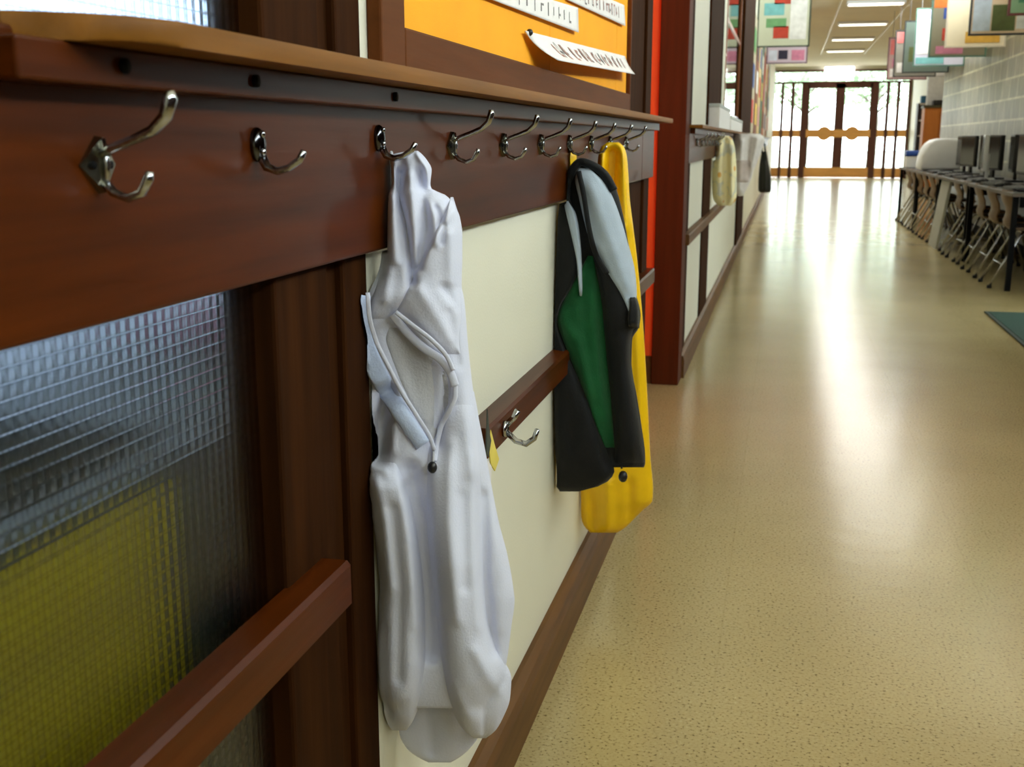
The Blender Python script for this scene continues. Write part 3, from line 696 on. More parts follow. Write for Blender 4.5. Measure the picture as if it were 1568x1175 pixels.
d3.body(24, 16).build('sleeve', YELLOW, yc, True)

# ------------------------------------------------------------------ far left wall: shelf, hook board, garments
sh2 = thing('coat_shelf', (-.41, 14, 1.157), 'long shelf on the wall beyond the pilaster, white boxes on it', 'shelf')
B().box(XW, -.372, 5.205, 27, 1.157, 1.1725, .003).build('shelf_board', W_SHELF, sh2)
B().box(XW+.02, -.408, 5.23, 26.9, 1.133, 1.157).build('batten', W_Y, sh2)
hb2 = B().box(XW+.012, XB, 5.205, 27, 1.0, 1.157, .002).build('hook_board', W_Y); tag(hb2, 'long glossy hook board on the wall beyond the pilaster', 'board')
for k, (y, w) in enumerate(zip((5.6, 5.9, 6.2, 6.5, 6.8, 7.1, 9.25, 18.0), ('first hook past the pilaster', 'second hook past the pilaster', 'third hook past the pilaster', 'fourth hook past the pilaster', 'hook next before the floral smock', 'hook carrying the floral smock', 'hook carrying the pinkish white coat', 'hook carrying the black bag'))):
    h = dup(hookA, (XB-.0008, y, 1.094), 'small distant chrome ' + w + ' on the far board'); h['group'] = 'chrome coat hooks on the far hook board'
sm = Drape([(208,1097,1116),(214,1093,1122),(232,1091,1126),(270,1090,1128),(298,1091,1128),(308,1094,1126),(315,1100,1119)], 7.2, .08, .03, [([(1102,220),(1100,300)], 4, .03), ([(1112,215),(1112,310)], 4, -.03), ([(1121,230),(1120,300)], 3, .02)], xmin=wall_lim)
s1 = thing('smock', Vector((sm.A.x, sm.A.y, sm.P(1110, 315, 0).z)), 'yellow floral smock hanging on the far hook board', 'smock', 'garments on the far hook board')
sm.body(50, 30).build('body', FLORAL, s1, True)
B().tube([sm.P(1104, 212, .03), sm.P(1107, 201, .02), sm.P(1111, 212, .03)], .006, 8).build('neck_strap', FLORAL, s1, True)
pk = Drape([(205,1124,1164),(212,1122,1171),(225,1121,1168),(240,1121,1163),(262,1122,1154),(278,1124,1149),(290,1126,1143),(300,1130,1138)], 9.3, .10, .03, [([(1135,215),(1132,290)], 4, .04), ([(1150,215),(1146,270)], 4, -.04), ([(1160,214),(1150,255)], 3, .03)], xmin=wall_lim)
s2 = thing('coat', Vector((pk.A.x, pk.A.y, pk.P(1134, 300, 0).z)), 'pale pinkish white coat hanging next to the floral smock', 'coat', 'garments on the far hook board')
pk.body(40, 30).build('body', PINKW, s2, True)
pk.sheet([(245,1124,1150),(262,1124,1150),(280,1126,1146)], .02, .01, nr=12).build('pocket', mat('pinkish grey cloth', (196, 182, 176), .9), s2, True, 'pinkish grey pocket')
bg = Drape([(232,1166,1174),(245,1164,1176),(262,1162,1179),(280,1161,1181),(292,1161,1181),(295,1164,1178)], 18, .10, .05, [([(1171,250),(1171,290)], 3, .04)], xmin=wall_lim)
s3 = thing('bag', Vector((bg.A.x, bg.A.y, bg.P(1170, 295, 0).z)), 'black bag hanging past the pinkish white coat', 'bag', 'garments on the far hook board')
bg.body(30, 24).build('body', cloth('black canvas', (24, 26, 22)), s3, True)
B().tube([bg.P(1167, 236, .03), bg.P(1166, 222, .02), bg.P(1168, 213, 0), bg.P(1171, 222, .02), bg.P(1172, 236, .03)], .014, 8).build('strap', cloth('black canvas', (24, 26, 22)), s3, True)
# boxes on the far shelf
for y0, y1, h, lab in ((6.55, 7.75, .115, 'white paper box on the far shelf, the one beside the brown panel'), (7.9, 9.9, .075, 'low pale box on the far shelf below the window')):
    r = thing('paper_box', (-.41, (y0+y1)/2, 1.1725), lab, 'box', 'boxes on the far shelf')
    B().box(-.446, -.376, y0, y1, 1.1725, 1.1725+h, .004).build('tray', PAPER, r)
    B().box(-.448, -.374, y0-.003, y1+.003, 1.1725+h, 1.1725+h+.02, .003).build('lid', GCARD, r)
w3 = thing('window_3', (XW-.05, 9.4, WZ0), 'corridor window with bright panes and green leaves behind it above the far shelf', 'window', None, 'structure')
bb = B(); o_ = .03
for y in (W0, W1-.06): bb.box(XW-.1, XW+.006, y, y+.06, WZ0, WZ1)
bb.box(XW-.1, XW+.006, W0, W1, WZ0, WZ0+.05); bb.box(XW-.1, XW+.006, W0, W1, WZ1-.05, WZ1); bb.box(XW-.08, XW+.002, W0, W1, 1.93, 1.96)
bb.build('window_frame', wood('orange brown window frame', (150, 84, 40), 2, noise=.15), w3)
B().box(XW-.007, XW-.003, W0, W1, WZ0, WZ1).build('pane', CGLASS, w3)
# garden room behind that window
pl = thing('potted_plant', (-.85, 9.3, 1.05), 'leafy dark green plant behind the corridor window', 'plant')
bb = B(); rnd = random.Random(4)
for k in range(90):
    c = Vector((-.85+rnd.gauss(0, .1), 9.3+rnd.gauss(0, .3), 1.42+rnd.gauss(0, .12))); a = Vector((rnd.uniform(-1,1), rnd.uniform(-1,1), rnd.uniform(-.3,1))).normalized()*.09
    s_ = a.cross(Vector((0,0,1))).normalized()*.03
    vs = [bb.bm.verts.new(c+q) for q in (-a, s_, a, -s_)]; bb.bm.faces.new(vs)
bb.build('leaves', mat('plant leaves', (52, 78, 44), .6, noise=.3), pl)
bb = B(); bb.disc((-.85, 9.3, 1.15), .13, .2, 2, 20, 1.15); bb.build('pot', mat('clay pot', (140, 74, 46), .8), pl)
lg = tag(B().box(-1.15, -.6, 8.4, 10.4, .98, 1.05, .004).build('window_ledge', W_BASE), 'brown ledge carrying the plant behind the corridor window', 'ledge', None, 'structure')
struct('wall_courtyard', B().box(-1.6, -.56, 7.6, 7.7, 0, ZC).box(-1.6, -.56, 11.2, 11.3, 0, ZC).box(-1.7, -1.6, 7.6, 11.3, 0, .98), mat('courtyard paint', (206, 214, 210), .8), 'pale wall of the room behind the corridor window', 'wall')

# posters on the far left wall
rnd = random.Random(11)
pc = [(188, 178, 150), (120, 70, 50), (206, 186, 140), (90, 120, 110), (196, 120, 90), (222, 214, 196), (150, 92, 60), (176, 190, 170)]
sides = ['red headed', 'brown', 'sand coloured', 'grey green', 'salmon', 'cream', 'rust coloured', 'pale green']
y = 13.9
for k in range(8):
    w = 1.25
    ps = thing('poster', (XW, y+w/2, 1.22), sides[k] + ' poster on the far wall above the shelf, between panel and end doors', 'poster', 'posters on the far wall')
    z1 = 2.6 + .15*(k % 2)
    B().box(XW, XW+.012, y, y+w, 1.2, z1).build('sheet', mat('poster %d' % k, pc[k], .7, noise=.1, scale=5), ps)
    for j in range(3):
        z = 1.32 + j*.42; yy = y + .12 + rnd.random()*.2
        B().box(XW+.012, XW+.016, yy, yy+.6, z, z+.28).build('picture', mat('picture %d' % ((k*3+j) % 7), [(200,60,50),(60,90,150),(90,150,90),(230,200,90),(230,230,225),(60,60,70),(200,140,160)][(k*3+j) % 7], .7, noise=.15, scale=9), ps)
    y += 1.6

# ------------------------------------------------------------------ hanging display boards
PICS = {'r': (190, 62, 44), 'b': (48, 76, 150), 'k': (40, 36, 60), 'p': (206, 130, 160), 'g': (110, 160, 110), 'o': (206, 110, 40), 'y': (216, 168, 70), 'w': (236, 234, 236), 't': (120, 184, 190), 'v': (176, 160, 210), 'd': (96, 104, 60), 'G': (90, 150, 120), 'm': (206, 214, 232), 'q': (216, 120, 120)}
def hang(name, label, x0, x1, z0, z1, y, back, frame, pics, group):
    r = thing(name, ((x0+x1)/2, y, z0), label, 'display board', group)
    bd = B().box(x0, x1, y-.01, y+.01, z0, z1).build('board', mat('board %s %s' % back if isinstance(back[0], str) else 'board %d %d %d' % back, back, .75, noise=.04, scale=5), r)
    bb = B(); t = .018
    bb.box(x0-t, x1+t, y-.015, y+.015, z0-t, z0); bb.box(x0-t, x1+t, y-.015, y+.015, z1, z1+t); bb.box(x0-t, x0, y-.015, y+.015, z0, z1); bb.box(x1, x1+t, y-.015, y+.015, z0, z1)
    bb.build('frame', mat('board frame %d %d %d' % frame, frame, .6), r)
    for (c, a0, a1, c0, c1) in pics:
        w, h = x1-x0, z1-z0
        B().box(x0+w*a0, x0+w*a1, y-.014, y-.0102, z0+h*c0, z0+h*c1).build('picture', mat('pic '+c+str(PICS[c][0]), PICS[c], .7, noise=.12, scale=14), r)
    for xx in (x0+.05, x1-.05): B().tube([(xx, y, z1), (xx, y, ZC)], .004, 6).build('wire', GREYP, r)
    return r
RG = 'display boards hanging over the computer tables'
DK = (50, 52, 56); TE = (84, 122, 110)
hang('display_board', 'cream hanging board with orange patch low down, lilac sheet at its edge', 1.65, 2.24, 2.12, 2.85, 13.5, (232, 220, 192), (210, 200, 180), [('m', .7, .98, .4, .98), ('y', .32, .92, .04, .2), ('v', .9, .99, .3, .7)], RG)
hang('display_board', 'hanging board with lilac drawing and dark green photo along its lower edge', 1.65, 2.22, 2.1, 2.84, 11.8, (236, 206, 180), DK, [('m', .02, .3, .03, .5), ('d', .32, .68, .03, .35), ('w', .7, .97, .05, .35)], RG)
hang('display_board', 'green hanging board next to the frame edge over the tables', 1.65, 2.2, 2.08, 2.84, 9.8, (150, 186, 150), (120, 60, 60), [('G', .1, .6, .1, .6), ('w', .6, .95, .4, .9)], RG)
hang('display_board', 'grey hanging board with orange and blue circles and red figure', 1.65, 2.28, 2.12, 2.84, 15.0, (140, 132, 112), TE, [('o', .02, .4, .78, .97), ('b', .2, .4, .6, .78), ('r', .2, .4, .25, .45), ('p', .1, .6, .03, .16)], RG)
hang('display_board', 'hanging board with tall white lilac sheet and mint strip below', 1.65, 2.28, 2.12, 2.85, 16.75, (206, 204, 226), TE, [('v', .12, .45, .84, .97), ('w', .05, .5, .2, .82), ('t', .02, .6, .02, .14)], RG)
hang('display_board', 'plain grey green hanging board between white board and pink board', 1.65, 2.28, 2.12, 2.84, 18.3, (112, 126, 118), DK, [('d', .1, .5, .2, .5)], RG)
hang('display_board', 'hanging board with rose red top and pale pictures below', 1.65, 2.28, 2.14, 2.84, 19.8, (150, 148, 140), DK, [('q', .02, .5, .74, .98), ('w', .05, .4, .08, .3), ('G', .3, .6, .35, .6)], RG)
hang('display_board', 'hanging board with pink top at the end of the row over the tables', 1.65, 2.28, 2.16, 2.84, 21.1, (190, 160, 160), (110, 60, 76), [('q', .03, .6, .6, .97), ('w', .05, .5, .05, .25), ('p', .1, .6, .3, .5)], RG)
LG = 'display boards hanging along the left wall'
hang('display_board', 'pale hanging board with red marks and pastel drawings over the shelf side', -.43, .2, 2.3, 3.05, 15.3, (206, 208, 188), (60, 72, 60), [('r', .3, .62, .68, .86), ('t', .1, .5, .5, .7), ('g', .15, .55, .3, .45), ('r', .3, .6, .12, .32), ('w', .62, .95, .1, .9)], LG)
hang('display_board', 'hanging board with lilac, navy and pink squares behind the pale board', -.40, .25, 2.42, 3.1, 20.4, (206, 190, 206), (100, 76, 100), [('m', .03, .25, .05, .3), ('k', .28, .52, .08, .3), ('p', .62, .95, .05, .3), ('q', .3, .7, .4, .9)], LG)

# ------------------------------------------------------------------ ceiling lights
LT = lamp_mat('lit lamp diffuser', (255, 250, 232), 2.6)
LTR = lamp_mat('lit strip', (255, 250, 236), 1.6)
def fixture(y, label, first=[None]):
    if first[0] is None:
        r = thing('ceiling_light', (1.28, y, ZC), label, 'ceiling light', 'fluorescent lights along the corridor ceiling')
        B().box(.83, 1.73, y-.16, y+.16, ZC-.05, ZC-.001).build('housing', WHITEP, r)
        B().box(.86, 1.70, y-.13, y+.13, ZC-.058, ZC-.05).build('diffuser', LT, r)
        first[0] = r; return r
    return dup(first[0], (1.28, y, ZC), label)
ords = ['closest to the white exit lamp', 'second back from the white exit lamp', 'third back from the white exit lamp', 'fourth back from the white exit lamp', 'fifth back from the white exit lamp', 'sixth back from the white exit lamp']
for y, w in zip((29.5, 26.2, 22.9, 19.6, 16.3, 13.0), ords): fixture(y, 'fluorescent ceiling light ' + w)
for x, w in ((.74, 'bright thin ceiling track on the shelf side of the lights'), (1.82, 'bright thin ceiling track on the table side of the lights')):
    tag(B().box(x-.015, x+.015, 8, 31, ZC-.02, ZC-.001).build('ceiling_track', mat('white track', (246, 240, 222), .4)), w, 'track', 'ceiling tracks')

# ------------------------------------------------------------------ end doors
d1 = thing('door_1', (1.5, YE, 0), 'glazed wooden double entrance doors with side panes at the corridor end', 'door', None, 'structure')
def ex(px): return onY(px, 180, YE).x
Y0, Y1 = YE-.05, YE+.05
for a, c, nm, m in ((1226, 1235, 'door_post', W_DOOR), (1334, 1343.5, 'door_post', W_DOOR)):
    B().box(ex(a), ex(c), Y0, Y1, 0, 2.83).build(nm, m, d1)
for a, c in ((1194.5, 1199), (1210, 1215), (1355, 1360), (1371, 1376), (1389, 1392.5), (1179.5, 1182)):
    B().box(ex(a), ex(c), Y0, Y1, 0, 2.83).build('mullion', W_DOOR, d1)
xl, xr = ex(1179.5), ex(1392.5)
B().box(xl, xr, Y0, Y1, 2.80, 2.86).build('head_rail', W_DOOR, d1)
B().box(xl, xr, Y0, Y1, 3.14, 3.2).build('top_rail', W_DOOR, d1)
B().box(xl, xr, YE-.005, YE+.005, 2.86, 3.14).build('transom_pane', CGLASS, d1)
for a, c in ((1235, 1284.98), (1285.02, 1334)):
    lf = B(); x0, x1 = ex(a), ex(c); st = .10
    lf.box(x0, x0+st*.6, Y0+.01, Y1-.01, 0.01, 2.8); lf.box(x1-st*1.35, x1, Y0+.01, Y1-.01, 0.01, 2.8); lf.box(x0, x1, Y0+.01, Y1-.01, 2.66, 2.8)
    if a > 1280:
        lf = B(); lf.box(x1-st*.6, x1, Y0+.01, Y1-.01, .01, 2.8); lf.box(x0, x0+st*1.35, Y0+.01, Y1-.01, .01, 2.8); lf.box(x0, x1, Y0+.01, Y1-.01, 2.66, 2.8)
    leaf = lf.build('door_leaf', W_DOOR, d1)
    B().box(x0+.06, x1-.06, YE-.004, YE+.004, .3, 2.66).build('pane', CGLASS, leaf)
    B().box(x0, x1, Y0+.005, Y1-.005, .01, .31).build('kick_rail', W_RAIL, leaf, label='orange brown kick rail lightened for bloom')
    B().box(x0, x1, Y0+.005, Y1-.005, 1.21, 1.44).build('push_rail', W_RAIL, leaf, label='orange brown push rail lightened for bloom')
    cx = x1-.42 if a < 1280 else x0+.40
    bb = B(); bb.disc((cx, Y0-.005, 1.325), .21, .03, 1, 28); bb.build('push_plate', W_RAIL, leaf, label='round orange brown push plate')
for a, c in ((1182, 1194.5), (1199, 1210), (1215, 1226), (1343.5, 1355), (1360, 1371), (1376, 1389)):
    B().box(ex(a), ex(c), Y0+.02, Y1-.02, .01, .30).build('side_kick_rail', W_RAIL, d1, label='orange brown lower rail lightened for bloom')
    B().box(ex(a), ex(c), Y0+.02, Y1-.02, 1.22, 1.43).build('side_rail', W_RAIL, d1, label='orange brown middle rail lightened for bloom')
    B().box(ex(a), ex(c), YE-.004, YE+.004, .30, 2.8).build('side_pane', CGLASS, d1)
el = thing('exit_lamp', (1.42, YE-.2, 3.0), 'bright white lamp box above the entrance doors', 'lamp')
B().box(1.0, 1.85, YE-.22, YE-.06, 3.0, 3.27, .02).build('lamp_box', lamp_mat('lit lamp box', (255, 255, 255), 4), el)
B().box(.98, 1.87, YE-.24, YE-.05, 3.27, 3.3).build('bracket', WHITEP, el)
# side exit beside the mat
d3 = thing('door_3', (XR, (DY0+DY1)/2, 0), 'glazed side exit doors beside the green mat', 'door', None, 'structure')
bb = B()
for y in (DY0, (DY0+DY1)/2-.05, DY1-.1): bb.box(XR+.02, XR+.08, y, y+.1, 0, DZ)
bb.box(XR+.02, XR+.08, DY0, DY1, DZ-.1, DZ); bb.box(XR+.02, XR+.08, DY0, DY1, 0, .15); bb.build('door_frame', W_DOOR, d3)
B().box(XR+.047, XR+.053, DY0+.1, DY1-.1, .15, DZ-.1).build('pane', CGLASS, d3)
w4 = thing('added_window_4', (XR, .7, 2.3), 'unseen high strip window added opposite the hanging jackets to light them', 'window', None, 'structure')  # added window, out of view, to bring light onto the near corridor
bb = B()
for y in (-3.3, -1.7, -.1, 1.5, 3.1, 4.64): bb.box(XR+.02, XR+.08, y, y+.06, 2.3, 3.1)
bb.box(XR+.02, XR+.08, -3.3, 4.7, 2.3, 2.35); bb.box(XR+.02, XR+.08, -3.3, 4.7, 3.05, 3.1); bb.build('window_frame', W_DOOR, w4)
B().box(XR+.047, XR+.053, -3.3, 4.7, 2.3, 3.1).build('pane', CGLASS, w4)

w5 = thing('added_window_5', (XR, 13.3, 2.82), 'high strip window added above the computer tables to brighten the corridor', 'window', None, 'structure')  # added window to brighten the middle of the corridor and the far coats
bb = B()
for k in range(7): bb.box(XR+.02, XR+.08, 8.2+k*1.69, 8.26+k*1.69, 2.82, 3.2)
bb.box(XR+.02, XR+.08, 8.2, 18.4, 2.82, 2.86); bb.box(XR+.02, XR+.08, 8.2, 18.4, 3.16, 3.2); bb.build('window_frame', W_DOOR, w5)
B().box(XR+.047, XR+.053, 8.2, 18.4, 2.82, 3.2).build('pane', CGLASS, w5)

# green floor mat
mt = thing('floor_mat', (1.8, 6.5, 0), 'dark green floor mat on the beige tiles before the tables', 'mat')
B().box(1.335, XR-.03, 5.9, 7.72, .001, .011, .003).build('carpet', MATG, mt)
bb = B(); bb.box(1.315, XR-.03, 7.72, 7.74, .001, .009); bb.box(1.315, 1.335, 5.88, 7.74, .001, .009); bb.build('rubber_edge', mat('dark green rubber', (16, 40, 34), .7), mt)

# ------------------------------------------------------------------ tables, computers, chairs
TG = 'dark computer tables along the right wall'
def make_table(L_):
    r = thing('computer_table', (0, 0, 0), '', 'table', TG)
    B().box(-.32, .32, -L_/2, L_/2, .70, .728, .004).build('table_top', TABLE, r)
    bb = B(); bb.box(-.322, .322, -L_/2-.004, -L_/2, .70, .724); bb.box(-.326, -.32, -L_/2, L_/2, .70, .724); bb.build('edge_band', EDGE, r, label='pale edge band')
    for sx in (-1, 1):
        for sy in (-1, 1): 
            bb = B(); bb.box(sx*.29-.02, sx*.29+.02, sy*(L_/2-.06)-.02, sy*(L_/2-.06)+.02, 0, .70, .003); bb.build('leg', DARKM, r)
    B().box(.27, .30, -L_/2+.1, L_/2-.1, .3, .7).build('modesty_panel', TABLE, r)
    bb = B(); bb.box(-.26, .27, -L_/2+.05, -L_/2+.07, .62, .70); bb.box(-.26, .27, L_/2-.07, L_/2-.05, .62, .70); bb.build('apron', DARKM, r)
    return r
TL = 2.14; tx = 1.95; ty = [9.93 + k*2.17 for k in range(4)]
t0 = make_table(TL)
tl = ['dark computer table closest to the green mat', 'second dark computer table past the green mat', 'third dark computer table past the green mat', 'last dark computer table, white rounded monitor standing on it']
t0.location = (tx, ty[0], 0); t0['label'] = tl[0]
for k in (1, 2, 3): dup(t0, (tx, ty[k], 0), tl[k])
ZT = .728
def make_monitor(name, m, g):
    r = thing(name, (0, 0, 0), '', 'monitor', g)
    B().box(-.012, .03, -.22, .22, .09, .43, .008).build('casing', m, r)
    B().box(-.0145, -.0115, -.2, .2, .115, .41).build('screen', mat('dark screen', (12, 14, 18), .15), r)
    bb = B(); bb.box(.02, .05, -.03, .03, .02, .25, .006); bb.build('stand', m, r)
    bb = B(); bb.box(-.07, .11, -.11, .11, 0, .018, .006); bb.build('base', m, r)
    return r
MG = 'flat monitors on the computer tables'
mo = make_monitor('computer_monitor', BLACKP, MG)
my = [9.4, 10.35, 11.3, 12.05, 12.8, 13.6, 14.35]
mx_ = [2.02, 1.98, 2.04, 1.97, 2.02, 1.99, 2.03]
ml = ['closest to the green mat', 'second from the green mat', 'third from the green mat', 'standing beside the white one', 'fifth along the tables', 'sixth along the tables', 'standing before the white rounded monitor']
for k in range(7):
    lab = 'black flat computer monitor, ' + ml[k]
    if k == 0: mo.location = (mx_[0], my[0], ZT); mo['label'] = lab; mo.rotation_euler = (0, 0, .25)
    else: dup(mo, (mx_[k], my[k], ZT), lab, [.25, .1, -.1, .3, 0, .2, .1][k])
wm = make_monitor('computer_monitor', WHITEP, MG); wm['label'] = 'slim white flat monitor standing among the black ones'; wm.location = (1.86, 11.72, ZT+.0); wm.rotation_euler = (0, 0, -.12)
def make_keyboard():
    r = thing('keyboard', (0, 0, 0), '', 'keyboard', 'keyboards on the computer tables')
    bb = B(); bb.prism([(-.075, 0), (.075, 0), (.075, .028), (-.075, .014)], 1, -.22, .22, .003); bb.build('case', BLACKP, r)
    bb = B()
    for i in range(5):
        for j in range(14):
            x = -.058 + i*.027; y = -.2+j*.029; z = .0165+(x+.075)*.0933
            bb.box(x-.011, x+.011, y-.012, y+.012, z-.004, z+.006)
    bb.build('keys', GREYP, r); return r
kb = make_keyboard(); 
kl = ['closest to the green mat', 'second from the green mat', 'third from the green mat', 'fourth from the green mat', 'fifth from the green mat', 'sixth from the green mat', 'furthest before the white rounded monitor']
for k in range(7):
    loc = (1.76, my[k]+.05, ZT); lab = 'black keyboard on the tables, ' + kl[k]
    if k == 0: kb.location = loc; kb['label'] = lab
    else: dup(kb, loc, lab, [.0, .1, -.05, .08, 0, -.1, .05][k])
def make_mouse():
    r = thing('computer_mouse', (0, 0, 0), '', 'mouse', 'mice on the computer tables')
    bb = B(); bb.ball((0, 0, .012), .03, (1.5, .9, .75), 14, 10)
    for v in bb.bm.verts: v.co.z = max(v.co.z, 0)
    bb.build('shell', BLACKP, r, True)
    bb = B(); bb.tube([(.04, 0, .008), (.12, .03, .006), (.2, .0, .006)], .003, 6); bb.build('cable', RUBBER, r, True); return r
ms = make_mouse()
for k in range(7):
    loc = (1.74, my[k]-.28, ZT); lab = 'black mouse on the tables, ' + kl[k]
    if k == 0: ms.location = loc; ms['label'] = lab
    else: dup(ms, loc, lab)
# white rounded CRT monitor
cr_ = thing('tube_monitor', (1.92, 15.3, ZT), 'white rounded tube monitor on the last computer table', 'monitor')
prof = [(-.27, .02), (-.275, .09), (-.262, .18), (-.235, .27), (-.19, .34), (-.13, .385), (-.04, .405), (.16, .40), (.20, .38), (.2, .02)]
bb = B(); bb.prism(prof, 1, 15.02, 15.58, .03); bb.bm.verts.ensure_lookup_table()
for v in bb.bm.verts: v.co.x += 1.92; v.co.z += ZT
smooth_by_angle(bb.build('casing', WHITEP, cr_), 50)
B().box(2.121, 2.128, 15.06, 15.54, ZT+.06, ZT+.37).build('screen', mat('dark screen', (12, 14, 18), .15), cr_)
B().box(1.72, 2.06, 15.15, 15.45, ZT, ZT+.025, .006).build('foot', GREYP, cr_)
bt = thing('plastic_box', (1.78, 17.1, ZT), 'small white box with a blue lid at the far end of the tables', 'box')
B().box(1.66, 1.92, 16.9, 17.2, ZT, ZT+.16, .01).build('body', WHITEP, bt); B().box(1.65, 1.93, 16.89, 17.21, ZT+.16, ZT+.24, .02).build('lid', BLUE, bt, label='blue lid')

def make_chair():
    r = thing('school_chair', (0, 0, 0), '', 'chair', 'brown school chairs at the computer tables')
    # shell in profile (x, z): back leaning, curved waist, seat reaching under the table
    pr_ = [(-.20, .735), (-.205, .70), (-.19, .65), (-.165, .60), (-.16, .55), (-.175, .505), (-.165, .465), (-.13, .445), (-.05, .44), (.06, .445), (.16, .452), (.215, .44)]
    bb = B(); nw = 10; g = []
    for lay in (0, 1):
        G = []
        for i, (x, z) in enumerate(pr_):
            a = pr_[max(0, i-1)]; c = pr_[min(len(pr_)-1, i+1)]; tx_, tz = c[0]-a[0], c[1]-a[1]; l = math.hypot(tx_, tz); nx, nz = -tz/l, tx_/l
            row = []
            hw = .205 - (.03 if i in (0, len(pr_)-1) else 0) - (.035 if 3 <= i <= 5 else 0)
            for j in range(nw+1):
                q = 2*j/nw-1; cup = .03*q*q*(1 if i < 7 else .6)
                row.append(bb.bm.verts.new((x - nx*(-cup) + nx*(lay*.011) if i < 7 else x - nx*0 + 0, q*hw, z + (cup if i >= 7 else 0) - (lay*.011 if i >= 7 else 0))))
            G.append(row)
        g.append(G)
    n = len(pr_)
    for G in g:
        for i in range(n-1):
            for j in range(nw): bb.bm.faces.new((G[i][j], G[i][j+1], G[i+1][j+1], G[i+1][j]))
    for i in range(n-1):
        for j in (0, nw): bb.bm.faces.new((g[0][i][j], g[0][i+1][j], g[1][i+1][j], g[1][i][j]))
    for j in range(nw):
        for i in (0, n-1): bb.bm.faces.new((g[0][i][j], g[0][i][j+1], g[1][i][j+1], g[1][i][j]))
    smooth_by_angle(bb.build('seat_shell', CHAIRB, r), 60)
    bb = B(); bb.box(-.11, .17, -.16, .16, .452, .470, .006); bb.build('seat_pad', CHAIRD, r)
    for s in (-1, 1):
        for (xt, xb_) in ((-.05, -.27), (.08, .24)):
            lg_ = B(); lg_.tube([(xt, s*.13, .425), (xt + (xb_-xt)*.1, s*.16, .40), (xb_, s*.2, .012)], .0115, 10); l_ = lg_.build('leg', CHROME, r, True)
            B().disc((xb_, s*.2, .012), .018, .024, 2, 12).build('foot', RUBBER, l_, True)
    for (x_, z_, w_, r_) in ((-.05, .425, .135, .011), (.08, .425, .135, .011), (-.19, .18, .185, .007)):
        bb = B(); bb.tube([(x_, -w_, z_), (x_, w_, z_)], r_, 8); bb.build('crossbar', CHROME, r, True)
    return r
ch = make_chair()
cy = [9.28, 9.93, 10.58, 11.23, 11.88, 13.3, 13.95, 14.6, 15.25, 15.9, 16.55]
cl = ['closest to the green mat', 'second from the green mat', 'third from the green mat', 'fourth from the green mat', 'standing just before the pale grey board',
      'standing just past the pale grey board', 'second past the pale grey board', 'third past the pale grey board', 'fourth past the pale grey board', 'fifth past the pale grey board', 'at the far end of the row']
for k in range(11):
    loc = (1.83, cy[k], 0); lab = 'brown school chair with chrome legs, ' + cl[k]
    if k == 0: ch.location = loc; ch['label'] = lab
    else: dup(ch, loc, lab, random.uniform(-.06, .06))
gb = thing('leaning_board', (1.66, 12.6, 0), 'pale grey board leaning between the chairs', 'board')
bb = B(); bb.prism([(1.555, 0.0), (1.585, 0.0), (1.675, .69), (1.645, .69)], 1, 12.3, 12.9, .004); bb.build('panel', GCARD, gb)
bb = B(); bb.box(1.56, 1.60, 12.36, 12.4, 0.0, .012); bb.box(1.56, 1.60, 12.8, 12.84, 0.0, .012); bb.build('feet', RUBBER, gb)

# lobby furniture beyond the tables
cbn = thing('wooden_cabinet', (2.9, 24, 0), 'orange brown wooden cabinet standing in the lobby beyond the tables', 'cabinet')
B().box(2.62, 3.22, 23.9, 24.4, .06, 1.74, .006).build('body', W_CAB, cbn)
B().box(2.60, 3.24, 23.88, 24.42, 1.74, 1.79, .004).build('top', mat('dark cabinet top', (64, 58, 30), .5), cbn, label='dark top')
B().box(2.64, 3.2, 23.92, 24.4, 0, .06).build('plinth', DARKM, cbn)
B().box(2.66, 2.90, 23.885, 23.9, .12, 1.68, .003).build('door', W_CAB, cbn); B().box(2.93, 3.18, 23.885, 23.9, .12, 1.68, .003).build('door', W_CAB, cbn)
tag(B().box(2.78, 2.98, 23.95, 24.2, 1.79, 1.89, .01).build('black_box', BLACKP), 'small black box standing on the wooden cabinet', 'box')
gbx = thing('grey_box', (3.0, 24.3, 1.79), 'big pale grey box on top of the wooden cabinet', 'box'); gbx.location = (2.95, 24.3, 1.79)
B().box(2.68, 3.18, 24.22, 24.4, 1.79, 2.36, .02).build('body', mat('pale grey card', (196, 198, 196), .7), gbx); B().box(2.67, 3.19, 24.21, 24.41, 2.36, 2.42, .01).build('lid', WHITEP, gbx)
sf = thing('shelf_unit', (2.9, 28, 0), 'dark shelf unit standing behind the wooden cabinet', 'shelf unit')
bb = B(); bb.box(2.9, 2.93, 27.8, 28.2, 0, 1.95); bb.box(3.5, 3.53, 27.8, 28.2, 0, 1.95); bb.box(2.93, 3.5, 28.17, 28.2, 0, 1.95); bb.build('sides', mat('dark brown laminate', (44, 30, 28), .5), sf)
for z in (.05, .45, .85, 1.2, 1.55, 1.92): B().box(2.93, 3.5, 27.8, 28.17, z, z+.03).build('shelf', mat('pale shelf', (190, 180, 168), .6), sf)
tag(B().box(2.96, 3.3, 27.85, 28.1, 1.95, 2.12, .01).build('blue_folder_box', TEAL), 'dark blue box on top of the dark shelf unit', 'box')
for k, (z, c) in enumerate(((.88, (40, 46, 60)), (1.23, (56, 36, 40)), (1.58, (40, 34, 44)))):
    for j in range(4):
        tag(B().box(2.95+j*.13, 3.06+j*.13, 27.85, 28.1, z, z+.27, .004).build('binder', mat('binder %d' % k, c, .6)), 'dark binder on the dark shelf unit in the lobby', 'binder', 'binders on the dark shelf unit')

